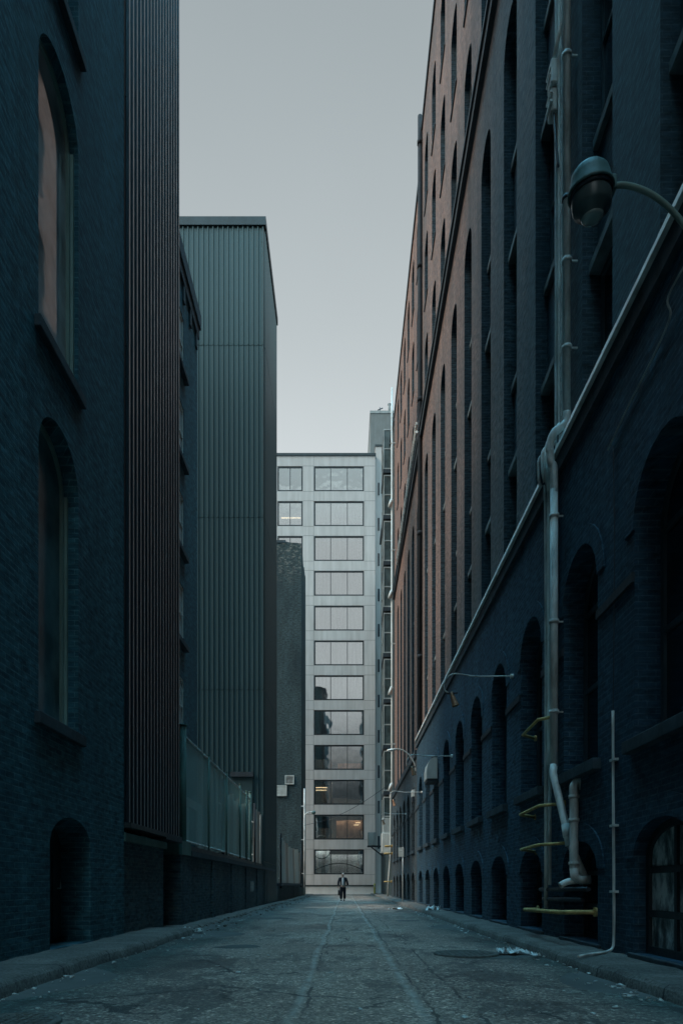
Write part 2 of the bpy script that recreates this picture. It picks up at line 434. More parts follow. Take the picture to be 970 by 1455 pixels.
def facade(mb, mapf, u0, u1, z0, z1, cols, depth, lining=None):
    """wall sheet with columns of arched openings; cols = [(uc, w, [(zb, hs, rise, depth)])]; mapf(u, z, d) -> xyz"""
    u = u0
    for uc, w, ops in sorted(cols):
        a, c = uc - w / 2, uc + w / 2
        mb.quad(mapf(u, z0, 0), mapf(a, z0, 0), mapf(a, z1, 0), mapf(u, z1, 0))
        z = z0
        for zb, hs, rise, d in sorted(ops):
            if zb > z + 1e-4:
                mb.quad(mapf(a, z, 0), mapf(c, z, 0), mapf(c, zb, 0), mapf(a, zb, 0))
            o = outline(w, hs, rise)
            P = [(uc + p, zb + q) for p, q in o]
            top = zb + hs + rise
            for k in range(2, len(P) - 1):
                (ua, za), (ub, zc) = P[k], P[k + 1]
                if rise > 0: mb.quad(mapf(ua, za, 0), mapf(ub, zc, 0), mapf(ub, top, 0), mapf(ua, top, 0))
            for k in range(len(P)):
                (ua, za), (ub, zc) = P[k], P[(k + 1) % len(P)]
                f = mb.quad(mapf(ua, za, 0), mapf(ub, zc, 0), mapf(ub, zc, d), mapf(ua, za, d))
                if lining and (k != 0 or hs > 5): f.material_index = 1  # reveal faces take the brick with painted-in shade
            z = top
        if z1 > z + 1e-4:
            mb.quad(mapf(a, z, 0), mapf(c, z, 0), mapf(c, z1, 0), mapf(a, z1, 0))
        u = c
    mb.quad(mapf(u, z0, 0), mapf(u1, z0, 0), mapf(u1, z1, 0), mapf(u, z1, 0))

# ------------------------------------------------------------------ the setting
def setting(name, mb, mat, **k):
    o = mb.build(name, mat, **k); o['kind'] = 'structure'; return o
g = MB(); g.quad((-400, -200, -.012), (400, -200, -.012), (400, 600, -.012), (-400, 600, -.012)); setting('ground', g, 'ground')
# road sheet, gently uneven
rd = MB(); nx, ny = 24, 200
grid = []
for j in range(ny + 1):
    y = -14 + 90.9 * (j / ny)
    row = []
    for i in range(nx + 1):
        x = -3.12 + 5.94 * i / nx
        z = .006 * math.sin(x * 2.1 + y * .7) + .006 * math.sin(y * 1.9 - x) - .012 * (abs(x) / 3) ** 3
        row.append(rd.bm.verts.new((x, y, z)))
    grid.append(row)
for j in range(ny):
    for i in range(nx):
        f = rd.bm.faces.new((grid[j][i], grid[j][i + 1], grid[j + 1][i + 1], grid[j + 1][i])); f.smooth = True
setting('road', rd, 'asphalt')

def kerbed(name, x_in, x_out, y0, y1, h, step=.9):
    """pavement slab with a worn, slightly wandering kerb edge"""
    b = MB(); y = y0; sg = 1 if x_out > x_in else -1
    n = int((y1 - y0) / .3); rows = []
    for k in range(n + 1):
        y = y0 + (y1 - y0) * k / n
        e = x_in + .025 * math.sin(y * 1.3) + random.uniform(-.018, .018)
        hh = h + random.uniform(-.012, .008)
        rows.append([(e - sg * .02, y, -.03), (e, y, hh * .72), (e + sg * .045, y, hh), (e + sg * .2, y, hh + .004), (x_out, y, hh + .012)])
    R_ = [[b.bm.verts.new(p) for p in r] for r in rows]
    for A, B in zip(R_, R_[1:]):
        for k in range(4):
            f = b.bm.faces.new((A[k], A[k + 1], B[k + 1], B[k])); f.smooth = k != 1
    b.bm.faces.new(R_[0]); b.bm.faces.new(R_[-1])
    return setting(name, b, 'kerbstone', weld=False)
kerbed('pavement_right', 2.8, 3.9, -14, 76.5, .12)
kerbed('pavement_left', -3.1, -4.4, -14, 14.4, .13)
kerbed('pavement_left_far', -3.45, -4.4, 14.4, 76.5, .05)
b = MB(); b.box(-40, 40, 76.2, 80, -.3, .06); setting('pavement_end', b, 'concrete')

# ------------------------------------------------------------------ right side brick warehouses
PITCH = 2.75
win_base = window_mesh(1.5, 2.55, .7, .34, 'frame_grey', 'glass', t=.08, cols=2, rows=(1.3, 2.5), sill='stone_dark', sill_out=.12)
win_cellar = window_mesh(1.5, 1.05, .42, .34, 'frame_dark', 'glass', t=.08, cols=2, rows=(.5, 1.0), sill='stone_dark', sill_out=.05)
win_cellar_near = window_mesh(1.5, 1.15, .42, .16, 'frame_dark', 'plastic', t=.09, cols=2, rows=(.48, 1.0), sill='stone_dark', sill_out=.05)
win_low = window_mesh(1.25, 2.45, 0, .32, 'frame_grey', 'glass', cols=2, rows=(1.2,), lintel='stone_sill')
win_mid = window_mesh(1.25, 2.9, 0, .32, 'frame_grey', 'glass', cols=2, rows=(1.5,), sill='stone_sill', lintel='stone_sill', sill_out=-.16, sill_ext=-.003)
win_arch = window_mesh(1.25, 2.25, .62, .32, 'frame_grey', 'glass', cols=2, rows=(1.2, 2.2), sill='stone_sill', sill_out=-.16, sill_ext=-.003)
win_attic = window_mesh(1.2, 2.4, .5, .2, 'frame_grey', 'glass', cols=2, rows=(1.2,), sill='stone_dark', sill_out=.05, sill_ext=.05, sill_h=.1)
protos = [win_base, win_cellar, win_cellar_near, win_low, win_mid, win_arch, win_attic]
used = set()
def place(th, proto, loc, rotz=0):
    if proto not in used:
        used.add(proto); th.put(proto, loc, rotz); return proto
    c = copy_part(proto, th.o); th.put(c, loc, rotz); return c

def warehouse(label, y0, y1, bays, xl, xu, ledge_z, roof_z, depth, upper_mat, ledge):
    th = Thing('brick_warehouse', label, 'building', (xl + depth / 2, (y0 + y1) / 2, 0))
    fl = lambda u, z, d: (xl + d, u, z)
    fu = lambda u, z, d: (xu + d, u, z)
    b = MB()
    facade(b, fl, y0, y1, -.1, ledge_z, [(c, 1.5, [(.18, 1.15 if abs(c - 7.75) < .1 else 1.05, .42, .36), (2.75, 2.55, .7, .36)]) for c in bays], .36)
    b.quad((xl, y0, -.1), (xl + depth, y0, -.1), (xl + depth, y0, ledge_z), (xl, y0, ledge_z))
    b.quad((xl, y1, -.1), (xl + depth, y1, -.1), (xl + depth, y1, ledge_z), (xl, y1, ledge_z))
    for c in bays:   # brick arch rings standing just proud of the wall
        for zs, rise, w in ((5.3, .7, 1.5), (1.23 if abs(c - 7.75) > .1 else 1.33, .42, 1.5)):
            n = 14; A = []; B = []
            for i in range(n + 1):
                t = math.pi * i / n
                A.append((c + (w / 2 + .01) * math.cos(t), zs + (rise + .01) * math.sin(t)))
                B.append((c + (w / 2 + .27) * math.cos(t), zs + (rise + .27) * math.sin(t)))
            for i in range(n):
                q = [(xl - .022, *A[i]), (xl - .022, *A[i + 1]), (xl - .022, *B[i + 1]), (xl - .022, *B[i])]
                b.quad(*q)
                b.quad((xl - .022, *B[i]), (xl - .022, *B[i + 1]), (xl, *B[i + 1]), (xl, *B[i]))
                b.quad((xl - .022, *A[i]), (xl - .022, *A[i + 1]), (xl, *A[i + 1]), (xl, *A[i]))
    th.part('base_wall', b, 'brick_base' if ledge else 'brick_base_grey')
    b = MB()
    cols = [(c, 1.25, [(8.2, 12.05, .62, .36)] + [(z, 2.4, .5, .24) for z in (23.45, 28.1, 32.6)]) for c in bays]
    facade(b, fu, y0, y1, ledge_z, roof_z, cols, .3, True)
    for c in bays:
        for z in (10.65, 15.7):
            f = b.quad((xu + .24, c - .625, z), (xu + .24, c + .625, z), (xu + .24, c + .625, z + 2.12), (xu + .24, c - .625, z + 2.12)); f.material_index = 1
    for y in (y0, y1):
        b.quad((xu, y, ledge_z), (xl + depth, y, ledge_z), (xl + depth, y, roof_z), (xu, y, roof_z))
    b.quad((xl + depth, y0, 0), (xl + depth, y1, 0), (xl + depth, y1, roof_z), (xl + depth, y0, roof_z))
    th.part('upper_wall', b, upper_mat).data.materials.append(M['brick_recess_shade'])
    b = MB(); b.box(xu + .3, xl + depth - .02, y0 + .02, y1 - .02, roof_z - .4, roof_z - .3); th.part('roof', b, 'stone_course')
    b = MB(); b.box(xu - .07, xu + .35, y0 - .02, y1 + .02, roof_z, roof_z + .22); th.part('coping', b, 'stone_course')
    if ledge:
        b = MB(); n = 40
        ys = [y0 + (y1 - y0) * k / n for k in range(n + 1)]
        for a, c in zip(ys, ys[1:]):
            z0, z1 = ledge_z - .002, ledge_z + .18 + random.uniform(-.006, .006); A, C = a + .004, c - .004
            P = [(xl - .13, z0), (xl - .075, z1), (xu + .02, z1), (xu + .02, z0)]
            b.poly([(x, A, z) for x, z in P]); b.poly([(x, C, z) for x, z in P])
            for k in range(4): b.quad((P[k][0], A, P[k][1]), (P[(k + 1) % 4][0], A, P[(k + 1) % 4][1]), (P[(k + 1) % 4][0], C, P[(k + 1) % 4][1]), (P[k][0], C, P[k][1]))
        th.part('ledge', b, 'stone_ledge')
        b = MB(); b.box(xl - .07, xl + .1, y0, y1, ledge_z - .28, ledge_z - .004); th.part('ledge_moulding', b, 'stone_dark')
    else:
        b = MB(); b.box(xl - .10, xu + .02, y0 + .35, y1, ledge_z - .3, ledge_z + .05); th.part('ledge', b, 'stone_course')
    b = MB(); b.box(xu - .14, xu + .05, y0, y1, 22.75, 23.05); b.box(xu - .20, xu + .05, y0, y1, 23.06, 23.2)
    th.part('string_course', b, 'stone_course')
    u = y0
    for c in list(bays) + [y1 + .75]:
        e = c - .76
        if e > u:
            b = MB(); b.box(xl - .035, xl + .02, u, e, 4.67, 4.79); th.part('impost_band', b, 'stone_course')
        u = c + .76
    for k, c in enumerate(bays):
        place(th, win_base, (xl, c, 2.75))
        place(th, win_cellar_near if abs(c - 7.75) < .1 else win_cellar, (xl, c, .18))
        place(th, win_low, (xu, c, 8.2)); place(th, win_mid, (xu, c, 12.77)); place(th, win_arch, (xu, c, 17.8 + .2))
        for z in (23.45, 28.1, 32.6): place(th, win_attic, (xu, c, z))
    return th
XL, XU = 3.5, 3.75
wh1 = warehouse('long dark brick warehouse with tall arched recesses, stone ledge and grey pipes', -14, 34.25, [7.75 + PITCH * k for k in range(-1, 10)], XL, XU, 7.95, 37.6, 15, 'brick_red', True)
wh2 = warehouse('redder brick warehouse beside the white corner downpipe, past the end of the stone ledge', 34.27, 53.6, [36.3 + PITCH * k for k in range(6)], 3.52, 3.77, 7.6, 36.6, 15, 'brick_red_bright', False)

# dark rainwater pipe on the joint between the two warehouses
th = Thing('downpipe', 'dark iron downpipe where the two brick warehouses meet', 'pipe', (3.6, 34.2, 0))
b = MB(); b.tube([(3.64, 34.2, 8.2), (3.64, 34.2, 38.4)], .11); th.part('pipe', b, 'pipe_matt')
for z in (12, 18, 24.5, 31, 37): b = MB(); b.tube([(3.64, 34.2, z), (3.64, 34.2, z + .2)], .14); th.part('collar', b, 'pipe_matt')
# pale double pipes running up along the string course
for dz, lab in ((0, 'pale pipe sloping along the red warehouse wall, lower of a pair'), (.42, 'pale pipe sloping along the red warehouse wall, upper of a pair')):
    b = MB(); b.tube([(3.55, 34.9, 23.5 + dz), (3.55, 48.0, 22.9 + dz)], .07)
    o = b.build('sloping_pipe', 'pipe_pale'); tag(o, lab, 'pipe', 'sloping wall pipes')

# ------------------------------------------------------------------ right side: building with stacked oriels
th = Thing('oriel_building', 'dark building with stacked glazed oriels behind the white corner downpipe', 'building', (10, 63, 0))
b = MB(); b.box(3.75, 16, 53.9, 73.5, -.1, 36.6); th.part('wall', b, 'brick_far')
b = MB(); b.box(3.6, 16.1, 53.95, 73.6, 36.6, 36.9); th.part('coping', b, 'stone_course')
def oriel():
    b = MB()
    for z in (.35, 1.95, 3.5):
        b.box(-.62, .0, -1.5, 1.5, z - .05, z + .05)
    for y in (-1.5, 1.5):
        for x in (-.62, -.05): b.box(x - .0, x + .05, y - .03, y + .03, .3, 3.5)
    f = b.build('oriel', 'oriel_frame')
    for z in (.4, 2.0):
        p = MB(); p.box(-.58, -.02, -1.47, 1.47, z + .01, z + 1.49); p.build('pane', 'oriel', f)
    s = MB(); s.box(-.66, .0, -1.55, 1.55, -.02, .28); s.build('base_slab', 'stone_course', f)
    return f
orl = oriel()
for k in range(9):
    o = orl if k == 0 else copy_part(orl, th.o)
    th.put(o, (3.75 + random.uniform(-.03, .03), 58.4, 4.6 + 3.72 * k))
# wall services on it
b = MB(); b.box(2.25, 3.05, 69.2, 70.2, 4.9, 6.2); hb = Thing('metal_cabinet', 'grey metal cabinet hung on brackets high at the end of the lane', 'cabinet', (3.2, 69.7, 4.7))
hb.part('case', b, 'oriel_frame', bevel=.03)
for y in (69.3, 70.1):
    b = MB(); b.box(2.2, 3.75, y - .05, y + .05, 4.75, 4.89); b.tube([(2.6, y, 4.75), (3.7, y, 3.9)], .04); hb.part('bracket', b, 'stone_course')
dk = Thing('duct', 'pale boxy metal duct below the lowest oriel', 'duct', (3.4, 57.2, 3.6))
b = MB(); b.box(2.95, 3.74, 56.6, 57.6, 3.7, 5.2); dk.part('duct_box', b, 'white_box', bevel=.04)
b = MB(); b.box(3.05, 3.74, 56.7, 57.5, 5.2, 6.4); dk.part('duct_riser', b, 'oriel_frame', bevel=.03)
b = MB(); b.box(2.88, 3.74, 56.55, 57.65, 3.6, 3.7); dk.part('tray', b, 'white_box')

# white corner downpipe
th = Thing('white_downpipe', 'white downpipe rising the full height of the far warehouse corner', 'pipe', (3.42, 52.6, .1))
b = MB(); b.tube([(3.2, 52.6, .15), (3.25, 52.6, 1.4), (3.38, 52.6, 3.0), (3.42, 52.6, 8.2), (3.5, 52.6, 8.4), (3.5, 52.6, 38.2)], .065); th.part('pipe', b, 'white_box')
for z in (8.0, 15.2, 22.4, 29.2):
    b = MB(); b.tube([(3.3, 52.55, z), (3.36, 52.5, z + .25), (3.5, 52.55, z + .6)], .12); th.part('joint', b, 'white_box')
for z in (4.5, 11.5, 19, 26, 34): b = MB(); b.box(3.4, 3.78, 52.55, 52.65, z, z + .1); th.part('bracket', b, 'oriel_frame')

# ------------------------------------------------------------------ the office block closing the lane
OY = 77.0
th = Thing('office_block', 'pale concrete office block closing the end of the lane', 'building', (-6, 83, 0))
rows_z = [44.12 - 3.815 * k for k in range(12)]
cols = [(-.655, 5.47, [(z, 2.75, 0, .22) for z in rows_z]), (-6.0, 2.77, [(z, 2.75, 0, .22) for z in rows_z]), (-11.2, 5.47, [(z, 2.75, 0, .22) for z in rows_z])]
b = MB(); facade(b, lambda u, z, d: (u, OY + d, z), -16, 3.3, -.1, 48.0, cols, .22)
b.quad((3.3, OY, -.1), (3.3, 92, -.1), (3.3, 92, 48), (3.3, OY, 48)); b.quad((-16, OY, -.1), (-16, 92, -.1), (-16, 92, 48), (-16, OY, 48))
b.quad((-16, 92, -.1), (3.3, 92, -.1), (3.3, 92, 48), (-16, 92, 48)); b.quad((-16, OY, 48), (3.3, OY, 48), (3.3, 92, 48), (-16, 92, 48))
th.part('wall', b, 'office')
b = MB(); b.box(-16.05, 3.38, OY - .07, 92.05, 48.0, 48.28); th.part('coping', b, 'metal_trim')
b = MB(); b.box(-16, 3.32, OY - .16, OY - .003, .06, .86); th.part('plinth', b, 'concrete')
b = MB(); b.box(-16, 3.36, OY - .2, OY - .003, .87, 1.0); th.part('plinth_ledge', b, 'metal_trim')
b = MB()   # joints between the cladding panels, set as thin dark gaskets
for z in rows_z:
    for zz in (z - .02, z + 2.77):
        for a, c in ((-8.4, -7.42), (-4.6, -3.41), (2.1, 3.29)):
            b.box(a, c, OY - .004, OY + .01, zz - .012, zz + .012)
for x in (-3.43, -8.45): b.box(x - .012, x + .012, OY - .005, OY + .01, 1.0, 47.9)
th.part('panel_joint', b, 'metal_trim')
def office_window(w, cols, mode):
    h = 2.74; b = MB(); d = .03; t = .15
    b.box(-w / 2 + .002, w / 2 - .002, d, d + .14, .002, t); b.box(-w / 2 + .002, w / 2 - .002, d, d + .14, h - t, h)
    for s in (-1, 1):
        x0 = s * (w / 2 - .002); x1 = s * (w / 2 - t); b.box(min(x0, x1), max(x0, x1), d, d + .14, t, h - t)
    for c in range(1, cols):
        x = -w / 2 + w * c / cols; b.box(x - .035, x + .035, d + .01, d + .13, t, h - t)
    f = b.build('window', 'frame_dark')
    p = MB(); p.box(-w / 2 + .05, w / 2 - .05, d + .06, d + .075, .05, h - .05); p.build('pane', 'glass_clear', f)
    # the room behind
    r = MB(); r.box(-w / 2, w / 2, .24, 4.2, -.2, h + .25, skip='f'); r.build('room', 'room_dark', f)
    def curtain(x0, x1, z0=.06, z1=h - .06, mat='curtain'):
        c = MB(); n = max(8, int((x1 - x0) * 14)); vs = []
        ph = random.uniform(0, 6)
        for i in range(n + 1):
            x = x0 + (x1 - x0) * i / n; y = .36 + .09 * math.sin(i * 1.05 + ph) * (.6 + .4 * math.sin(i * .37 + ph))
            vs.append((c.bm.verts.new((x, y, z0)), c.bm.verts.new((x, y, z1))))
        for A, B in zip(vs, vs[1:]):
            q = c.bm.faces.new((A[0], B[0], B[1], A[1])); q.smooth = True
        return c.build('curtain' if mat == 'curtain' else 'blind', mat, f)
    def lamp(x0, x1, y, z):
        c = MB(); c.box(x0, x1, y, y + .16, z, z + .07); return c.build('ceiling_lamp_or_fill', 'lamp_on', f)
    a = w / 2 - .06
    if mode in ('half', 'office', 'brown', 'arc', 'part', 'blind'):
        for k in range(cols):
            x = -w / 2 + w * (k + .5) / cols; c = MB(); c.box(x - .55, x + .55, .62, .95, h + .17, h + .23); c.build('ceiling_lamp_or_fill', 'room_fill_cool' if mode in ('arc', 'part', 'blind') else 'room_fill', f)  # unseen fill panels above the window head, added to light the room
    if mode == 'curtain': curtain(-a, a)
    elif mode == 'gap': curtain(-a, -a * .1); curtain(a * .06, a)
    elif mode == 'blind': curtain(-a, -a * .34); curtain(-a * .33, a * .33, .5); curtain(a * .34, a, .06, mat='blind_cloth')
    elif mode == 'lamps':
        lamp(-a + .2, a - .3, 1.5, h - 1.05); lamp(-a + .1, -.3, 1.0, .35)
    elif mode == 'part':
        curtain(-a * .55, a)
    elif mode == 'half':
        curtain(-a, -a * .36, 1.2); 
        c = MB(); c.box(-a * .33, a, 1.4, 1.5, -.15, .95); c.build('partition', 'room_brown', f)
        c = MB(); c.box(-a * .3, -a * .05, .6, 1.0, .1, .85); c.build('desk', 'room_grey', f)
    elif mode == 'office':
        lamp(-a + .1, -a * .5, .9, h - .75); lamp(-a + .1, -a * .52, .9, h - 1.05)
        curtain(-a * .3, a * .34, .75, mat='blind_cloth'); curtain(a * .36, a, .6, mat='blind_cloth')
        c = MB(); c.box(-a * .3, -a * .22, .5, .9, 0, 2.5); c.build('partition', 'room_brown', f)
    elif mode == 'brown':
        curtain(-a, -a * .36, 1.3, mat='blind_cloth')
        c = MB(); c.box(-a * .12, a, 1.1, 1.2, -.15, 2.2); c.build('partition', 'room_brown', f)
        lamp(a * .68, a * .88, .7, h - .85); lamp(a * .62, a * .8, .7, h - 1.1)
    elif mode == 'arc':
        c = MB(); c.box(-a, a, 1.3, 1.36, -.1, h + .1); c.build('back_panel', 'curtain', f)
        c = MB()
        pts = [(-a + (2 * a) * i / 24, .40, .38 + .85 * math.sin(math.pi * (i + 1) / 26)) for i in range(25)]
        c.tube(pts, .055, 8); c.build('arched_rail', 'frame_dark', f)
        c = MB()
        pts = [(-a * .72 + 1.02 * math.cos(t), .40, h + .05 + 1.05 * math.sin(t)) for t in [R(185 + 170 * i / 16) for i in range(17)]]
        c.tube(pts, .055, 8); c.build('ring_rail', 'frame_dark', f)
        c = MB(); c.box(-a * .36, a, .42, .47, h - .55, h - .05); c.build('header', 'oriel', f)
    return f
M['blind_cloth'] = M['room_grey']
modes = ['curtain', 'gap', 'curtain', 'curtain', 'gap', 'part', 'curtain', 'blind', 'half', 'office', 'brown', 'arc']
proto = {}
for ci, (xc, w, n) in enumerate(((-.655, 5.47, 3), (-6.0, 2.77, 2), (-11.2, 5.47, 3))):
    for k, z in enumerate(rows_z):
        md = modes[k] if ci == 0 else (('lamps' if k == 1 else 'curtain'))
        if ci == 2 and k > 3: continue
        key = (ci != 1, md)
        if key in proto: o = copy_part(proto[key], th.o)
        else: o = proto[key] = office_window(w, n, md)
        th.put(o, (xc, OY, z))
# slab tower with the lift core behind
th = Thing('stair_tower', 'narrow pale stair tower squeezed beside the office block', 'building', (4.3, 81, 0))
b = MB(); b.box(3.34, 5.6, 77.6, 84, -.1, 49.4); th.part('wall', b, 'office')
b = MB(); b.box(3.3, 5.65, 77.55, 84.05, 49.4, 49.6); th.part('coping', b, 'metal_trim')
for k in range(11):
    b = MB(); b.box(3.62, 3.8, 77.57, 77.6, 5 + 3.9 * k, 6.4 + 3.9 * k); th.part('window', b, 'glass')
th = Thing('tower_block', 'taller grey tower rising behind the office block roof', 'building', (9, 103, 0))
b = MB(); b.box(3.45, 15, 96, 112, -.1, 65.4); th.part('wall', b, 'tower')
b = MB(); b.box(3.4, 15.05, 95.95, 112.05, 65.4, 65.75); th.part('coping', b, 'oriel_frame')
b = MB(); b.tube([(6.1, 97, 65.7), (6.1, 97, 67.4)], .16); b.tube([(5.9, 97, 67.3), (6.35, 97, 67.3)], .16); th.part('flue', b, 'tower')
b = MB(); b.tube([(4.8, 97, 65.7), (4.8, 97, 66.9)], .05); b.tube([(4.5, 97, 66.5), (5.2, 97, 66.8)], .07); th.part('antenna', b, 'stone_course')

# ------------------------------------------------------------------ left side
LX = -3.9
win_left = window_mesh(1.34, 3.45, .62, .24, 'frame_pale', 'glass_teal', t=.07, cols=1, sill='stone_dark', sill_out=.08, step=.09)
win_left_pale = window_mesh(1.34, 3.45, .62, .15, 'frame_pale', 'glass_mirrored', t=.07, cols=1, sill='stone_dark', sill_out=.08, step=.09)
th = Thing('dark_brick_building', 'dark blue-grey brick building with tall arched windows beside the near kerb', 'building', (-10, 7, 0))
fl = lambda u, z, d: (LX - d, u, z)
b = MB(); zs = (3.2, 8.2, 13.2, 18.2)
facade(b, fl, -14, 12.42, -.1, 2.9, [(10.05, 1.5, [(.14, 1.4, .42, .5)])], .5)
facade(b, fl, -14, 12.42, 2.9, 40, [(9.63, 1.34, [(z, 3.45, .62, .36) for z in zs]), (5.4, 1.34, [(z, 3.45, .62, .36) for z in zs])] , .36)
b.quad((LX, -14, -.1), (-16, -14, -.1), (-16, -14, 40), (LX, -14, 40)); b.quad((LX, 12.42, -.1), (-16, 12.42, -.1), (-16, 12.42, 40), (LX, 12.42, 40))
b.quad((-16, -14, -.1), (-16, 12.42, -.1), (-16, 12.42, 40), (-16, -14, 40)); b.quad((LX, -14, 40), (LX, 12.42, 40), (-16, 12.42, 40), (-16, -14, 40))
wl = th.part('wall', b, 'brick_left')
for y in (9.63, 5.4):
    for z in zs: place(th, win_left_pale if z == 8.2 else win_left, (LX, y, z), math.pi)

dm = MB(); o = outline(1.5, 1.4, .42)
dm.poly([(LX - .46, 10.05 + p, .14 + q) for p, q in o])
for k in range(4): dm.box(LX - .455, LX - .42, 9.42 + .33 * k, 9.71 + .33 * k, .2, 1.45)
door = th.part('door', dm, 'frame_dark')
hb = MB(); hb.tube([(LX - .41, 10.55, .95), (LX - .36, 10.55, .95), (LX - .36, 10.55, 1.1), (LX - .41, 10.55, 1.1)], .012); hb.build('handle', 'pipe', door)

# ribbed dark metal building over its brick base
def ribs(mb, axis, fixed, a0, a1, z0, z1, pitch, proud, sgn, w=.07, rib_mat=False):
    """trapezoid ribs on a sheet; axis 'y': sheet at x=fixed running along y, 'x': sheet at y=fixed"""
    f = (lambda u, d, z: (fixed + sgn * d, u, z)) if axis == 'y' else (lambda u, d, z: (u, fixed + sgn * d, z))
    prof = []; u = a0
    n = int((a1 - a0) / pitch); pitch = (a1 - a0) / n
    for k in range(n):
        u = a0 + k * pitch
        prof += [(u, 0), (u + pitch - w * 1.6, 0), (u + pitch - w * 1.25, proud), (u + pitch - w * .35, proud)]
    prof.append((a1, 0))
    vs = [(mb.bm.verts.new(f(u, d, z0)), mb.bm.verts.new(f(u, d, z1))) for u, d in prof]
    for i, (A, B) in enumerate(zip(vs, vs[1:])):
        f = mb.bm.faces.new((A[0], B[0], B[1], A[1])); f.material_index = 1 if rib_mat and i % 4 == 2 else 0
th = Thing('ribbed_metal_building', 'tall dark ribbed metal building hanging over a low brick base', 'building', (-9, 14.5, 0))
b = MB(); ribs(b, 'y', LX, 12.44, 16.42, 2.12, 39.5, .225, .045, 1, .08, True)
b.quad((LX, 16.42, 2.12), (-14, 16.42, 2.12), (-14, 16.42, 39.5), (LX, 16.42, 39.5)); b.quad((LX, 12.44, 2.12), (-14, 12.44, 2.12), (-14, 16.42, 2.12), (LX, 16.42, 2.12))
b.quad((LX, 12.44, 39.5), (-14, 12.44, 39.5), (-14, 16.42, 39.5), (LX, 16.42, 39.5)); b.quad((-14, 12.44, 2.12), (-14, 16.42, 2.12), (-14, 16.42, 39.5), (-14, 12.44, 39.5))
clad = th.part('cladding', b, 'metal_dark'); clad.data.materials.append(M['rib_pale'])
b = MB()
for k in range(60):
    y = 12.44 + 3.98 / 17 * random.randrange(17) + .06; z = 2.6 + random.uniform(0, 20)
    b.box(LX + .0, LX + .012, y - .012, y + .012, z - .012, z + .012)
b.build('screw_head', 'stone_course', clad)
b = MB(); b.box(LX - .02, LX + .03, 16.422, 16.45, 2.0, 39.5); th.part('corner_trim', b, 'metal_trim')
b = MB(); b.box(LX - .2, LX + .12, 12.46, 14.95, 2.02, 2.11); th.part('drip_edge', b, 'metal_trim')
b = MB(); b.box(-9, LX - .06, 12.44, 15.35, -.1, 1.78); th.part('base_wall', b, 'brick_yard')
b = MB(); b.box(-9, LX + .02, 12.46, 15.36, 1.78, 1.93); th.part('lintel', b, 'green_paint')
b = MB(); b.box(-9, LX - .55, 15.37, 16.4, -.1, 2.1); b.box(LX - .3, LX + .10, 14.97, 16.44, 1.98, 2.115); th.part('recess', b, 'stone_course')

# brick building set back, with pale framed windows and a cornice
win_set = window_mesh(1.3, 1.75, 0, .05, 'board', 'room_grey', t=.07, cols=1, rows=(.9,), sill='stone_dark', sill_out=.14)
th = Thing('setback_building', 'brick building with pale framed windows set back behind the ribbed metal wall', 'building', (-9, 20, 0))
SX = -4.95
b = MB(); zs = (2.9, 5.55, 8.35, 11.1, 13.85, 16.6)
facade(b, lambda u, z, d: (SX - d, u, z), 16.6, 23.6, -.1, 20.0, [(21.0, 1.3, [(z, 1.75, 0, .09) for z in zs]), (18.3, 1.3, [(z, 1.75, 0, .09) for z in zs])], .24)
b.quad((SX, 23.6, -.1), (-14, 23.6, -.1), (-14, 23.6, 20), (SX, 23.6, 20)); b.quad((SX, 16.6, -.1), (-14, 16.6, -.1), (-14, 16.6, 20), (SX, 16.6, 20))
b.quad((SX, 16.6, 20), (SX, 23.6, 20), (-14, 23.6, 20), (-14, 16.6, 20))
th.part('wall', b, 'brick_left')
b = MB(); b.box(SX - .4, SX + .07, 16.6, 23.62, 19.3, 19.65); b.box(SX - .4, SX + .12, 16.6, 23.66, 19.652, 20.15); th.part('cornice', b, 'stone_dark')
for k in range(8):
    b = MB(); b.box(SX - .02, SX + .06, 16.9 + .9 * k, 17.1 + .9 * k, 18.8, 19.3); th.part('bracket', b, 'stone_dark')
for y in (21.0, 18.3):
    for z in zs: place(th, win_set, (SX, y, z), math.pi)

# grey ribbed metal tower
TY = 33.9
th = Thing('ribbed_metal_tower', 'grey-green ribbed metal tower with a flat dark cap behind the mesh fence', 'building', (-9, 37, 0))
b = MB()
for z0, z1 in ((.12, 2.1), (2.14, 10.38), (10.42, 18.68), (18.72, 26.98), (27.02, 32.75)):
    ribs(b, 'x', TY, -14, LX, z0, z1, .24, .05, -1, .06)
    ribs(b, 'y', LX, TY, 39.8, z0, z1, .24, .05, 1, .06)
b.quad((-14, 39.8, .1), (LX, 39.8, .1), (LX, 39.8, 32.75), (-14, 39.8, 32.75)); b.quad((-14, TY, .1), (-14, 39.8, .1), (-14, 39.8, 32.75), (-14, TY, 32.75))
b.box(-13.98, LX - .015, TY + .015, 39.78, .1, 32.7)
th.part('cladding', b, 'metal_grey')
b = MB(); b.box(-14.05, LX + .1, TY - .1, 39.9, 32.75, 33.15); th.part('cap', b, 'metal_trim')
b = MB(); b.box(-14, LX - .03, TY + .03, 39.75, -.1, .11); th.part('footing', b, 'stone_dark')
b = MB(); b.box(-5.5, -4.4, TY - .2, TY - .06, 6.2, 6.42); th.part('lintel', b, 'stone_course')
b = MB(); b.box(-5.45, -4.45, TY - .1, TY - .06, 3.2, 6.19); th.part('door', b, 'metal_grey')

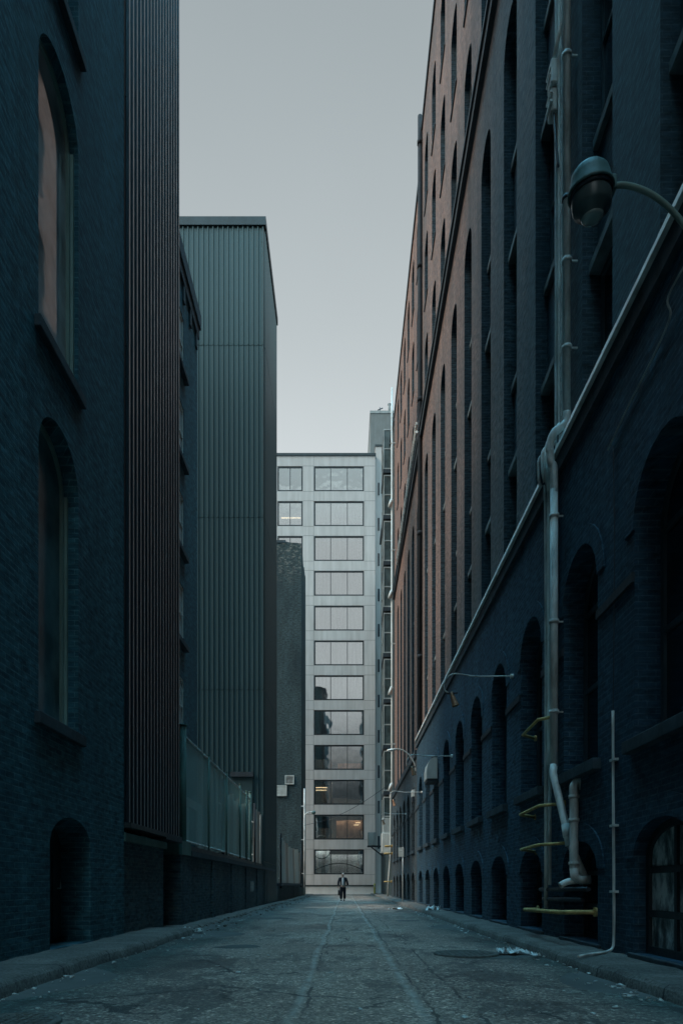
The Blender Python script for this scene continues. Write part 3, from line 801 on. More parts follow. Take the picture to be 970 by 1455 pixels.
# low brick yard wall
th = Thing('yard_wall', 'low dark brick yard wall under the mesh fence', 'wall', (LX - .15, 26.5, 0))
b = MB(); b.box(LX - .3, LX, 17.6, 38.2, -.1, 1.72)
for y in (20.5, 24, 27.5, 31, 34.5): b.box(LX, LX + .05, y, y + .5, -.1, 1.70)
th.part('wall', b, 'brick_yard')
b = MB()
y = 17.62
while y < 38.0: b.box(LX - .36, LX + .07, y, y + 1.17, 1.723, 1.86 + random.uniform(-.01, .01)); y += 1.18
th.part('coping', b, 'stone_dark')
b = MB(); b.box(LX - .26, LX - .05, 17.7, 38.0, 1.875, 2.0); th.part('base_rail', b, 'metal_trim')
b = MB()
for k in range(3):
    b.tube(smooth_path([(LX + .008, 29.0 + .35 * k, .7), (LX + .008, 29.1 + .35 * k, 1.15), (LX + .008, 29.25 + .35 * k, .75), (LX + .008, 29.3 + .35 * k, 1.1), (LX + .008, 29.12 + .35 * k, .9)]), .006, 5)
b.build('graffiti', 'white_box', th.o, -th.loc)
th = Thing('brick_pier', 'brick gate pier with a faded green painted top', 'pier', (LX - .1, 17.1, 0))
b = MB(); b.box(LX - .75, LX + .03, 16.62, 17.58, -.1, 1.72); th.part('shaft', b, 'brick_yard')
b = MB(); b.box(LX - .78, LX + .06, 16.60, 17.59, 1.723, 2.05); th.part('painted_top', b, 'green_paint')

# tall mesh fence on the wall
th = Thing('mesh_fence', 'tall translucent wire mesh fence on top of the yard wall', 'fence', (LX - .15, 24, 2))
FX = LX - .15
b = MB(); b.box(FX - .006, FX + .006, 17.75, 30.0, 2.08, 4.72); th.part('mesh_panel', b, 'screen')
b = MB(); b.tube([(FX, 17.6, 4.75), (FX, 30.0, 4.68)], .035); th.part('top_rail', b, 'pipe')
b = MB(); b.tube([(FX, 17.6, 2.12), (FX, 30.0, 2.1)], .03); th.part('bottom_rail', b, 'pipe')
for y, h, r in ((17.6, 4.98, .085), (20.7, 4.8, .03), (23.8, 4.8, .03), (26.9, 4.85, .035), (28.6, 4.8, .035), (30.05, 4.95, .06)):
    b = MB(); xx = FX + (.0 if r > .05 else .045); b.tube([(xx, y, 1.9), (xx, y, h)], r); b.tube([(xx, y, h), (xx, y, h + .04)], r * 1.25); th.part('post', b, 'green_paint')
# boards fixed behind and beyond the mesh
def board_fence(label, y0, y1, z0, z1, x, n, tilt, bright):
    th = Thing('board_fence', label, 'fence', (x, (y0 + y1) / 2, z0))
    for k in range(n):
        a = y0 + (y1 - y0) * k / n; c = y0 + (y1 - y0) * (k + 1) / n - .06
        h = z1 + random.uniform(-.18, .12); s = random.uniform(-.05, .05) + tilt
        b = MB(); v = [(x, a, z0), (x + .03, a, z0), (x + .03, c, z0), (x, c, z0)]; w = [(px + s * .4, py + s, h + (.1 if py > a else 0)) for px, py, pz in v]
        b.poly(v); b.poly(w)
        for i in range(4): b.quad(v[i], v[(i + 1) % 4], w[(i + 1) % 4], w[i])
        th.part('board', b, bright[k % len(bright)])
    b = MB(); b.tube([(x - .05, y0, z0 + .4), (x - .05, y1, z0 + .4)], .03); b.tube([(x - .05, y0, z1 - .5), (x - .05, y1, z1 - .5)], .03); th.part('rail', b, 'pipe')
    for y in (y0 - .05, y1): 
        b = MB(); b.tube([(x + .08, y, z0 - .2), (x + .08, y, z1 + .3)], .05); th.part('post', b, 'pipe_matt')
    return th
board_fence('grey weathered boards standing behind the far half of the mesh fence', 24.0, 29.8, 2.0, 4.3, FX - .18, 7, 0, ('board_brown', 'board'))
board_fence('pale weathered board fence just past the end of the mesh', 31.0, 36.5, 1.95, 4.3, FX, 5, .05, ('board', 'board_brown', 'board'))
board_fence('leaning board fence farthest down the lane on the left', 41.5, 60.5, 1.0, 3.75, LX + .05, 9, -.1, ('board', 'board', 'board_brown'))
th = Thing('door_frame', 'pale timber door frame seen through the mesh fence', 'frame', (-4.5, 20.0, 0))
b = MB(); b.box(-4.53, -4.47, 18.0, 22.0, 3.25, 3.5); th.part('head', b, 'white_box')
for y in (19.9, 21.4):
    b = MB(); b.box(-4.53, -4.47, y, y + (.25 if y < 20 else .6), 1.6, 3.249); th.part('jamb', b, 'white_box')
# far low wall under the leaning boards
th = Thing('low_wall', 'crumbling low wall under the leaning boards near the far building', 'wall', (-4, 50, 0))
b = MB(); b.box(LX - .3, LX + .02, 38.3, 62.7, -.1, .95); th.part('wall', b, 'brick_yard')
b = MB(); b.box(LX - .35, LX + .22, 41, 61.0, .953, 1.12); th.part('coping', b, 'stone_dark')

# sooty brick building with two wall vents
th = Thing('sooty_brick_building', 'sooty brick building with a crumbling top in front of the office block', 'building', (-8, 66, 0))
b = MB(); FY = 62.9; xs = [-14 + (10.1) * k / 20 for k in range(21)]
tops = [31.6 + random.uniform(-.12, .18) for _ in xs]; tops[-1] = 31.55; tops[-2] = 31.62
vs = [(b.bm.verts.new((x, FY, -.1)), b.bm.verts.new((x, FY, t))) for x, t in zip(xs, tops)]
for A, B in zip(vs, vs[1:]): b.bm.faces.new((A[0], B[0], B[1], A[1]))
ys = [FY + .0 + 6.8 * k / 14 for k in range(15)]
vs = [(b.bm.verts.new((LX, y, -.1)), b.bm.verts.new((LX, y, 31.2 + (random.uniform(-.3, .35) if 0 < y - FY else 0)))) for y in ys]
for A, B in zip(vs, vs[1:]): b.bm.faces.new((A[0], B[0], B[1], A[1]))
b.quad((-14, 69.7, -.1), (LX, 69.7, -.1), (LX, 69.7, 31.2), (-14, 69.7, 31.2)); b.quad((-14, FY, 30.9), (LX, FY, 30.9), (LX, 69.7, 30.9), (-14, 69.7, 30.9))
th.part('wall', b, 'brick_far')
b = MB(); b.box(-14, LX - 1.4, FY - .04, FY + .3, 31.62, 31.85); th.part('coping', b, 'stone_dark')
def wall_vent(label, x0, x1, z0, z1, louvre):
    th = Thing('wall_vent', label, 'vent', ((x0 + x1) / 2, FY, z0), 'vents on the sooty brick wall')
    b = MB(); t = .07
    b.box(x0, x1, FY - .12, FY - .002, z0, z0 + t); b.box(x0, x1, FY - .12, FY - .002, z1 - t, z1)
    b.box(x0, x0 + t, FY - .12, FY - .002, z0 + t, z1 - t); b.box(x1 - t, x1, FY - .12, FY - .002, z0 + t, z1 - t)
    th.part('frame', b, 'white_box')
    b = MB(); b.box(x0 + t, x1 - t, FY - .04, FY - .003, z0 + t, z1 - t); th.part('backing', b, 'white_box' if louvre else 'frame_grey')
    b = MB(); n = 6
    for k in range(n):
        z = z0 + t + (z1 - z0 - 2 * t) * (k + .5) / n
        b.box(x0 + t, x1 - t, FY - .10, FY - .041, z - (.045 if louvre else .015), z + (.045 if louvre else .015))
    th.part('slat', b, 'white_box' if louvre else 'pipe')
wall_vent('small square white framed vent on the sooty brick wall, upper one', -5.35, -4.55, 10.0, 10.8, False)
wall_vent('solid white louvred vent on the sooty brick wall, lower one', -6.15, -5.2, 8.95, 9.9, True)
th = Thing('corner_pipe', 'thin grey pipe on the corner of the sooty brick building', 'pipe', (-3.6, 62.7, 0))
b = MB(); b.tube([(-3.62, 62.75, 0), (-3.62, 62.75, 9.6)], .07); th.part('pipe', b, 'pipe')
for z in (2, 5, 8): b = MB(); b.box(-3.9, -3.6, 62.7, 62.8, z, z + .08); th.part('bracket', b, 'pipe')
th = Thing('globe_lamp', 'small dark globe lamp on a pale arm at the sooty brick corner', 'street lamp', (-3.6, 62.4, 7))
b = MB(); b.tube(smooth_path([(-3.6, 62.4, 7.2), (-3.3, 62.4, 7.45), (-2.85, 62.4, 7.5)]), .035); th.part('arm', b, 'pipe_pale')
b = MB(); b.lathe([(0, .18), (.1, .17), (.19, .08), (.17, -.04), (.12, -.13), (0, -.17)], (-2.78, 62.4, 7.42), 16); th.part('globe', b, 'lamp_body')

# ------------------------------------------------------------------ pipes and fittings on the near right wall
PY = 11.3
th = Thing('downpipe', 'thick grey downpipe with elbows over the stone ledge of the warehouse', 'pipe', (3.4, PY, .3))
b = MB(); b.tube([(3.56, PY, 8.55), (3.56, PY, 30)], .058, 16); th.part('upper_pipe', b, 'pipe')
b = MB(); b.tube(smooth_path([(3.56, PY, 8.6), (3.54, PY, 8.42), (3.36, PY - .02, 8.27), (3.29, PY, 8.1), (3.29, PY, 7.95)], 4), .062, 16); th.part('elbow', b, 'pipe')
b = MB(); b.tube(smooth_path([(3.29, PY, 7.98), (3.30, PY, 7.8), (3.345, PY, 7.72), (3.355, PY, 7.5), (3.355, PY, 7.3)], 4), .062, 16); th.part('elbow', b, 'pipe')
b = MB(); b.tube([(3.355, PY, 7.35), (3.355, PY, 2.9)], .062, 16); th.part('lower_pipe', b, 'pipe')
b = MB(); b.tube([(3.355, PY, 2.95), (3.33, PY - .02, 2.8), (3.42, 10.86, 1.85), (3.44, 10.8, 1.6)], .06, 16); th.part('raking_pipe', b, 'pipe_pale')
b = MB(); b.tube([(3.43, 10.83, 1.7), (3.62, 10.6, 1.1)], .055, 14); th.part('outlet', b, 'pipe')
for z, x in ((6.9, 3.355), (5.2, 3.355), (3.75, 3.355), (9.6, 3.56), (11.0, 3.56), (12.0, 3.56), (14.3, 3.56), (16.4, 3.56)):
    b = MB(); b.tube([(x, PY, z), (x, PY, z + .06)], .078, 16); b.box(x, x + .17, PY - .012, PY + .012, z + .018, z + .042); th.part('clamp', b, 'pipe_dark' if z > 11.5 and z < 12.5 else 'pipe')
for p in ((3.42, 10.87, 1.85),):
    b = MB(); b.tube([(3.415, 10.88, 1.93), (3.43, 10.83, 1.74)], .075, 14); th.part('coupling', b, 'pipe')

th = Thing('cable_tray', 'pale perforated cable tray running up the warehouse beside the downpipe', 'cable tray', (3.5, 11.6, 3))
def tray(z0, z1, x, y):
    b = MB(); b.box(x - .03, x - .02, y - .08, y + .08, z0, z1); b.box(x - .06, x - .03, y - .09, y - .08, z0, z1); b.box(x - .06, x - .03, y + .08, y + .09, z0, z1)
    return b
t1 = th.part('upper_tray', tray(8.5, 30, 3.60, 11.62), 'tray')
b = MB(); z = 8.7
while z < 20: b.box(3.566, 3.569, 11.60, 11.64, z, z + .06); z += .21
b.build('slot', 'pipe_dark', t1)
th.part('lower_tray', tray(3.0, 7.7, 3.42, 11.62), 'tray')
b = MB(); b.tube([(3.55, 11.62, 8.6), (3.36, 11.62, 8.3), (3.30, 11.62, 8.12), (3.33, 11.62, 7.85), (3.38, 11.62, 7.5)], .05); th.part('bridging_cable', b, 'tray')
for k, (dy, r, mt, zl) in enumerate(((.15, .03, 'pipe_pale', 1.0), (.25, .02, 'pipe_dark', 4.0), (.36, .035, 'pipe', .6))):
    y = 11.62 + dy
    b = MB(); b.tube(smooth_path([(3.60, y, 22), (3.60, y, 8.7), (3.52, y, 8.42), (3.31, y, 8.25), (3.32, y, 7.8), (3.42, y, 7.4), (3.42, y, zl)], 5), r, 8)
    o = b.build('conduit', mt); tag(o, ['pale thin conduit next to the perforated cable tray', 'black cable clipped between the pale and grey conduits', 'grey conduit reaching lowest, beside the yellow guards'][k], 'conduit', 'conduits beside the cable tray')
th = Thing('junction_box', 'cluster of cable splice boxes high on the pipe bundle', 'junction box', (3.5, 11.6, 14.4))
b = MB(); b.box(3.42, 3.54, 11.68, 11.92, 14.35, 14.75); b.box(3.44, 3.54, 11.74, 11.98, 13.95, 14.33); th.part('box', b, 'pipe', bevel=.02)
b = MB(); b.tube([(3.48, 11.8, 14.75), (3.53, 11.5, 15.1)], .035); th.part('cable', b, 'pipe_pale')
b = MB(); b.tube(smooth_path([(3.5, 11.8, 13.95), (3.5, 11.7, 13.4), (3.53, 11.65, 12.9)]), .02); th.part('lead', b, 'pipe_dark')
for z in (14.05, 14.2, 14.5, 14.62): 
    b = MB(); b.box(3.405, 3.46, 11.7, 11.94, z, z + .03); th.part('strap', b, 'pipe_pale')

th = Thing('vent_pipe', 'grey vent pipe with a hooked top beside the raking downpipe', 'pipe', (3.44, 10.55, 1))
b = MB(); b.tube(smooth_path([(3.56, 10.5, 2.42), (3.55, 10.5, 2.5), (3.49, 10.52, 2.56), (3.43, 10.55, 2.48), (3.43, 10.55, 2.36), (3.43, 10.55, 2.2), (3.43, 10.55, 1.35), (3.43, 10.55, 1.22)], 4), .066, 16); th.part('pipe', b, 'pipe')
b = MB(); b.tube([(3.43, 10.55, 1.25), (3.44, 10.55, 1.13), (3.52, 10.52, 1.07), (3.66, 10.5, 1.08)], .068, 16); th.part('elbow', b, 'pipe_pale')
b = MB(); b.tube(smooth_path([(3.5, 10.6, 1.06), (3.36, 10.62, 1.05), (3.24, 10.62, .99)]), .05, 14); th.part('stub', b, 'pipe')
for z in (1.3, 1.95, 2.3): b = MB(); b.tube([(3.43, 10.55, z), (3.43, 10.55, z + .05)], .08, 16); th.part('collar', b, 'pipe')

for k, (z, lab) in enumerate(((.94, 'upper black pipe low on the wall above the longest yellow guard'), (.78, 'lower black pipe low on the wall above the longest yellow guard'))):
    b = MB(); b.tube([(3.46, 10.0 + .25 * k, z), (3.44, 12.4 - .2 * k, z - .02)], .034, 12)
    o = b.build('wall_pipe', 'pipe_dark'); tag(o, lab, 'pipe', 'black pipes low on the warehouse wall')

def guard(pts, label, r=.027):
    th = Thing('pipe_guard', label, 'pipe guard', pts[0], 'yellow pipe guards')
    b = MB(); b.tube(pts, r, 10); th.part('bar', b, 'yellow')
    for p in (pts[0], pts[-1]):
        b = MB(); b.tube([(p[0] - .005, p[1], p[2]), (p[0] + .03, p[1], p[2])], r * 2, 10); th.part('flange', b, 'yellow')
guard([(3.49, 11.65, 3.80), (3.22, 11.75, 3.76), (3.22, 12.75, 3.72), (3.49, 12.95, 3.70)], 'bent yellow pipe guard highest on the near downpipe')
guard([(3.49, 11.2, 2.30), (3.16, 11.45, 2.29), (3.16, 12.7, 2.27), (3.49, 12.95, 2.25)], 'bent yellow pipe guard level with the vent pipe top')
guard([(3.49, 11.05, 1.66), (3.13, 11.35, 1.65), (3.13, 12.5, 1.63), (3.49, 12.9, 1.61)], 'bent yellow pipe guard level with the cellar window arch')
guard([(3.49, 9.85, .62), (3.14, 10.3, .60), (3.14, 12.3, .57), (3.49, 12.8, .56)], 'longest yellow pipe guard, lowest on the wall', .034)
guard([(3.5, 52.3, 3.9), (3.0, 52.2, 3.9), (3.0, 53.0, 3.9), (3.5, 53.1, 3.9)], 'far yellow guard on the white downpipe, upper one', .06)
guard([(3.5, 52.3, 3.35), (2.95, 52.2, 3.35), (2.95, 53.0, 3.35), (3.5, 53.1, 3.35)], 'far yellow guard on the white downpipe, middle one', .06)
guard([(3.45, 52.2, 1.25), (2.95, 52.1, 1.25), (2.95, 52.9, 1.25), (3.45, 53.0, 1.25)], 'far yellow guard on the white downpipe, lowest one', .05)

th = Thing('thin_conduit', 'thin grey conduit down the near right wall and across the pavement', 'conduit', (3.4, 9.0, .13))
b = MB(); b.tube(smooth_path([(3.455, 9.08, 3.25), (3.455, 9.07, 2.2), (3.455, 9.05, 1.0), (3.45, 9.04, .36), (3.42, 9.0, .2), (3.32, 8.92, .155), (3.1, 8.72, .15), (2.92, 8.55, .148), (2.80, 8.45, .14)], 6), .018, 10); th.part('pipe', b, 'pipe')
for z in (.9, 1.75, 2.6): b = MB(); b.box(3.43, 3.5, 9.0, 9.14, z, z + .03); th.part('clip', b, 'pipe')
b = MB(); b.tube(smooth_path([(3.455, 9.08, 3.25), (3.47, 9.09, 4.2), (3.48, 9.1, 5.6), (3.48, 9.14, 6.7)]), .006, 6); o = th.part('wire', b, 'pipe_dark')
b = MB(); b.tube(smooth_path([(3.46, 6.9, 7.3), (3.40, 7.4, 7.2), (3.46, 7.5, 7.05), (3.47, 8.0, 6.95), (3.47, 8.6, 6.88), (3.47, 9.3, 6.75)]), .012, 6)
o = b.build('cable', 'pipe'); tag(o, 'slack cable crossing the brick above the nearest arched window', 'cable')

# near street lamp on its curved arm
th = Thing('street_lamp', 'large green hooded street lamp on a curved arm, nearest on the right', 'street lamp', (3.5, 6.0, 5.8), 'wall street lamps')
LC = (2.10, 6.0, 6.83)
rot = Matrix.Translation(LC) @ Matrix.Rotation(R(-6), 4, 'Y') @ Matrix.Rotation(R(6), 4, 'X') @ Matrix.Diagonal((1.02, 1.02, .70, 1))
b = MB(); b.lathe([(0, .40), (.06, .395), (.115, .365), (.15, .31), (.162, .25), (.172, .17), (.186, .13), (.19, .10), (.178, .095), (.165, .13), (.15, .2), (0, .22)], (0, 0, 0), 32, rot); hood = th.part('hood', b, 'lamp_body')
b = MB(); b.lathe([(.172, .094), (.172, .06), (.160, .058), (.16, .093)], (0, 0, 0), 32, rot); th.part('rim', b, 'pipe_dark')
b = MB(); b.lathe([(.158, .10), (.162, .02), (.158, -.06), (.148, -.1), (.10, -.125), (.098, -.16), (.06, -.185), (0, -.19)], (0, 0, 0), 32, rot); th.part('bowl', b, 'lamp_glass')
b = MB(); b.lathe([(.088, -.168), (.092, -.178), (.080, -.200), (.04, -.222), (0, -.228)], (0, 0, 0), 28, rot); th.part('lens', b, 'lens_glass')
b = MB(); b.tube(smooth_path([(2.26, 6.0, 6.96), (2.4, 6.0, 6.97), (2.6, 6.0, 6.90), (2.8, 6.0, 6.74), (3.0, 6.0, 6.48), (3.25, 6.0, 6.12), (3.49, 6.0, 5.85)]), .024, 12); th.part('arm', b, 'frame_pale')
b = MB(); b.box(3.46, 3.5, 5.9, 6.1, 5.7, 6.0); th.part('wall_plate', b, 'pipe_dark')
b = MB(); b.box(2.20, 2.3, 5.94, 6.06, 6.9, 7.02); th.part('socket', b, 'lamp_body', bevel=.015)

# cobra head lamp farther down
th = Thing('street_lamp', 'pale cobra head street lamp arching out farther down the right wall', 'street lamp', (3.5, 34.6, 7), 'wall street lamps')
b = MB(); b.tube(smooth_path([(3.49, 34.6, 6.6), (3.4, 34.6, 7.0), (3.1, 34.6, 7.45), (2.75, 34.6, 7.66), (2.45, 34.6, 7.68)]), .035, 10); th.part('arm', b, 'oriel_frame')
b = MB(); b.lathe([(0, 0), (.05, .05), (.07, .25), (.055, .42), (0, .5)], (0, 0, 0), 16, Matrix.Translation((2.5, 34.6, 7.68)) @ Matrix.Rotation(R(-100), 4, 'Y') @ Matrix.Scale(1.6, 4, (0, 1, 0))); th.part('head', b, 'pipe_pale')

# gooseneck flood lamps
def flood(y, z, reach, label, col):
    th = Thing('flood_lamp', label, 'wall lamp', (XL, y, z), 'gooseneck flood lamps on the warehouse')
    x = XL - reach
    b = MB(); b.tube(smooth_path([(3.49, y, z), (3.2, y, z), (x + .5, y, z), (x + .15, y, z + .05), (x - .02, y, z + .02), (x - .13, y, z - .13), (x - .13, y, z - .28), (x - .03, y, z - .36)], 5), .014, 8); th.part('arm', b, 'pipe')
    b = MB(); b.tube([(3.44, y, z), (3.5, y, z)], .05, 12); th.part('wall_plate', b, 'pipe_pale')
    m = Matrix.Translation((x + .03, y, z - .40)) @ Matrix.Rotation(R(-18), 4, 'Y')
    b = MB(); b.lathe([(0, .08), (.03, .07), (.04, 0), (.075, -.22), (.08, -.23), (.07, -.222), (0, -.15)], (0, 0, 0), 16, m); th.part('reflector', b, col)
    b = MB(); b.box(x - .08, x + .14, y - .02, y + .02, z - .37, z - .34); th.part('yoke', b, 'pipe_dark')
flood(14.65, 5.35, 1.3, 'nearest gooseneck flood lamp with a brown reflector', 'copper')
flood(22.9, 5.2, 1.35, 'second gooseneck flood lamp, right beside the cobra head street lamp', 'copper')
flood(31.8, 5.2, 1.35, 'third gooseneck flood lamp, past the pale exhaust hood', 'copper')
flood(40.5, 5.1, 1.35, 'farthest gooseneck flood lamp, next to the white downpipe', 'copper')

th = Thing('exhaust_hood', 'pale exhaust hood with a rounded top over an arched warehouse window', 'vent hood', (3.3, 27.2, 5))
b = MB(); pts = [(3.10, 5.05), (3.5, 5.05), (3.5, 5.85), (3.36, 5.85), (3.24, 5.78), (3.15, 5.62), (3.10, 5.35)]
b.poly([(x, 26.7, z) for x, z in pts]); b.poly([(x, 27.6, z) for x, z in pts])
for k in range(len(pts)): a, c = pts[k], pts[(k + 1) % len(pts)]; b.quad((a[0], 26.7, a[1]), (c[0], 26.7, c[1]), (c[0], 27.6, c[1]), (a[0], 27.6, a[1]))
th.part('hood', b, 'white_box')
b = MB(); b.box(3.12, 3.49, 26.72, 27.58, 4.93, 5.049); th.part('outlet', b, 'stone_course')
b = MB(); b.tube([(3.4, 27.1, 5.8), (3.4, 27.1, 6.0)], .06); th.part('knob', b, 'pipe_dark')
th = Thing('junction_box', 'small pale box on the warehouse wall beyond the exhaust hood', 'junction box', (3.4, 35.6, 5.4))
b = MB(); b.box(3.36, 3.53, 35.4, 35.8, 5.45, 5.8); th.part('box', b, 'white_box', bevel=.02)
b = MB(); b.box(3.38, 3.53, 35.42, 35.78, 5.2, 5.449); th.part('cover', b, 'pipe_dark')

# sign on a post
th = Thing('street_sign', 'small grey parking sign on a thin post by the right kerb', 'sign', (2.95, 36, .12))
b = MB(); b.tube([(2.95, 36, .1), (2.95, 36, 2.95)], .028, 8); th.part('post', b, 'pipe')
b = MB(); b.box(2.72, 3.0, 35.955, 35.97, 2.45, 2.92); sg = th.part('panel', b, 'white_box')
b = MB(); b.box(2.76, 2.96, 35.951, 35.9545, 2.76, 2.80); b.box(2.76, 2.96, 35.951, 35.9545, 2.62, 2.65); b.build('marking', 'pipe', sg, -Vector((0, 0, 0)))
# bollard
th = Thing('bollard', 'yellow bollard at the far right corner of the lane', 'bollard', (2.85, 72, 0))
b = MB(); b.lathe([(.1, -.05), (.1, 1.0), (.07, 1.08), (0, 1.1)], (2.98, 71, .08), 14); th.part('post', b, 'pole_yellow')
b = MB(); b.lathe([(.104, .75), (.104, .85)], (2.98, 71, .08), 14); th.part('band', b, 'white_box')

# wire slung across the far end
b = MB(); n = 20; A = Vector((-3.6, 62.4, 6.3)); B = Vector((3.4, 52.6, 8.6))
b.tube([A.lerp(B, k / n) - Vector((0, 0, .55 * math.sin(math.pi * k / n))) for k in range(n + 1)], .018, 6)
o = b.build('overhead_wire', 'pipe_dark'); tag(o, 'sagging wire slung across the lane before the office block', 'wire')

# ------------------------------------------------------------------ things on the ground
def manhole(label, x, y, r):
    th = Thing('manhole_cover', label, 'manhole cover', (x, y, 0))
    b = MB(); b.lathe([(r * .88, .012), (r * .89, .018), (r, .018), (r * 1.02, .004), (r * 1.02, -.03)], (x, y, 0), 40); th.part('ring', b, 'iron')
    b = MB(); b.lathe([(0, .013), (r * .875, .013)], (x, y, 0), 40)
    for k in range(-4, 5):
        for j in range(-4, 5):
            px, py = k * r * .19, j * r * .19
            if math.hypot(px, py) < r * .8: b.box(x + px - r * .06, x + px + r * .06, y + py - r * .06, y + py + r * .06, .012, .019)
    th.part('lid', b, 'iron')
manhole('round iron manhole cover beside the white paper on the right', 1.75, 10.2, .46)
manhole('iron manhole cover cut by the near left corner of the photo', -2.42, 5.1, .34)
def crumple(name, label, x, y, z, sx, sy, sz, mat, seed, rot=0):
    rng = random.Random(seed); b = MB()
    n, m = 12, 7; g = [[b.bm.verts.new((sx * (i / (n - 1) - .5) * (1 - .3 * abs(j / (m - 1) - .5)) + rng.uniform(-.02, .02), sy * (j / (m - 1) - .5) + rng.uniform(-.03, .03) + .05 * math.sin(i), sz * rng.random() * rng.random() + .012)) for j in range(m)] for i in range(n)]
    for i in range(n - 1):
        for j in range(m - 1):
            if rng.random() < .06 and (i in (0, n - 2) or j in (0, m - 2)): continue
            b.bm.faces.new((g[i][j], g[i + 1][j], g[i + 1][j + 1], g[i][j + 1]))
    o = b.build(name, mat, None, (x, y, z), rot, weld=False)
    sd = o.modifiers.new('Solid', 'SOLIDIFY'); sd.thickness = .004
    tag(o, label, 'litter'); return o
crumple('paper_sheet', 'crumpled white paper lying beside the manhole cover', 2.42, 10.25, .004, .42, .30, .10, 'paper', 3, .2)
crumple('paper_scrap', 'small white scrap next to the crumpled paper', 2.66, 9.85, .004, .1, .1, .05, 'paper', 4)
crumple('paper_sheet', 'flat white sheet on the road farther down on the right', 2.05, 28.6, .004, .6, .5, .10, 'paper', 5)
crumple('paper_sheet', 'off-white paper against the end of the left kerb', -3.3, 15.2, .004, .45, .5, .10, 'litter', 6, .4)
crumple('paper_scrap', 'pale scrap by the left kerb paper', -3.05, 14.7, .004, .15, .2, .07, 'litter', 8, .4)
o = crumple('trash_bag', 'small white bag resting on the right kerb', 2.98, 23.8, .13, .5, .4, .22, 'paper', 7)
# loose scraps nobody could count
b = MB(); rng = random.Random(11)
for k in range(420):
    side = rng.random()
    if side < .42: x, y = 2.75 - abs(rng.gauss(0, .16)), 6 + 30 * rng.random() ** 1.6
    elif side < .7: x, y = -3.05 + abs(rng.gauss(0, .22)), 6 + 30 * rng.random() ** 1.4
    else: x, y = rng.uniform(-2.9, 2.7), 5.2 + 30 * rng.random() ** 1.7
    s = .008 + .026 * rng.random() ** 2.5; a = rng.uniform(0, 6.3); z = .012
    ca, sa = math.cos(a) * s, math.sin(a) * s * .7
    v = [b.bm.verts.new((x + p * ca - q * sa, y + p * sa + q * ca, z + rng.random() * s * .7)) for p, q in ((-1, -1), (1, -.8), (.9, 1), (-.8, .9))]
    w = [b.bm.verts.new(u.co + Vector((0, 0, -.008))) for u in v]
    b.bm.faces.new(v); b.bm.faces.new(w[::-1])
    for i in range(4): b.bm.faces.new((v[i], v[(i + 1) % 4], w[(i + 1) % 4], w[i]))
o = b.build('litter', 'litter', weld=False); tag(o, 'scattered scraps of litter along both kerbs', None, None, 'stuff')
# rubble at the foot of the far left wall
b = MB(); rng = random.Random(12)
for k in range(260):
    x = -3.45 + abs(rng.gauss(0, .35)); y = 14.6 + 45 * rng.random(); s = rng.uniform(.015, .06)
    m = Matrix.Translation((x, y, s * .3 + .03)) @ Matrix.Rotation(rng.uniform(0, 6), 4, 'Z') @ Matrix.Rotation(rng.uniform(-.5, .5), 4, 'X') @ Matrix.Diagonal((s, s * rng.uniform(.5, 1), s * .6, 1))
    bmesh.ops.create_icosphere(b.bm, subdivisions=1, radius=1, matrix=m)
o = b.build('rubble', 'pavement', weld=False); tag(o, 'broken rubble along the foot of the left walls', None, None, 'stuff')

# ------------------------------------------------------------------ the walking man
PX, PYY = -.13, 43.5
man = Thing('person', 'man in a dark suit and pale shirt walking towards us down the lane', 'person', (PX, PYY, 0))
def skin_mesh(name, verts, edges, mat, sub=2):
    me = bpy.data.meshes.new(name); me.from_pydata([v[:3] for v in verts], edges, []); me.materials.append(M[mat])
    o = bpy.data.objects.new(name, me); COL.objects.link(o); o.parent = man.o
    sk = o.modifiers.new('Skin', 'SKIN'); sk.use_smooth_shade = True
    for i, v in enumerate(verts):
        sv = me.skin_vertices[0].data[i]; sv.radius = (v[3], v[4] if len(v) > 4 else v[3]); sv.use_root = i == 0
    ss = o.modifiers.new('Sub', 'SUBSURF'); ss.levels = sub; ss.render_levels = sub
    return o
# camera looks along +y, so the man faces -y; image left is -x
body_v = [(0, 0, .93, .10, .07), (0, 0, 1.12, .10, .06), (0, .01, 1.32, .12, .065), (0, -.01, 1.46, .06), (0, -.03, 1.53, .05), (0, -.045, 1.60, .075, .09), (0, -.04, 1.68, .07, .085),
  (-.18, 0, 1.40, .055), (-.27, .02, 1.14, .042), (-.28, -.02, .90, .032), (-.27, -.03, .84, .026), (-.265, -.04, .77, .02),
  (.18, 0, 1.40, .055), (.26, .03, 1.15, .042), (.30, -.05, .92, .032), (.305, -.07, .86, .026), (.30, -.09, .79, .02),
  (-.09, -.02, .85, .085), (-.10, -.12, .48, .06), (-.10, -.10, .10, .042), (-.10, -.22, .04, .035),
  (.09, .02, .85, .085), (.09, .05, .48, .06), (.08, .22, .14, .042), (.08, .12, .04, .035)]
body_e = [(0, 1), (1, 2), (2, 3), (3, 4), (4, 5), (5, 6), (2, 7), (7, 8), (8, 9), (9, 10), (10, 11), (2, 12), (12, 13), (13, 14), (14, 15), (15, 16), (0, 17), (17, 18), (18, 19), (19, 20), (0, 21), (21, 22), (22, 23), (23, 24)]
body = skin_mesh('body', body_v, body_e, 'skin')
skin_mesh('jacket', [(0, .04, .92, .185, .12), (0, .03, 1.14, .175, .12), (0, .02, 1.33, .185, .115), (0, .025, 1.44, .11, .08), (-.20, .005, 1.40, .085), (-.275, .02, 1.14, .075), (-.285, -.02, .93, .06), (.20, .005, 1.40, .085), (.275, .03, 1.15, .075), (.305, -.045, .94, .06)],
  [(0, 1), (1, 2), (2, 3), (2, 4), (4, 5), (5, 6), (2, 7), (7, 8), (8, 9)], 'suit')
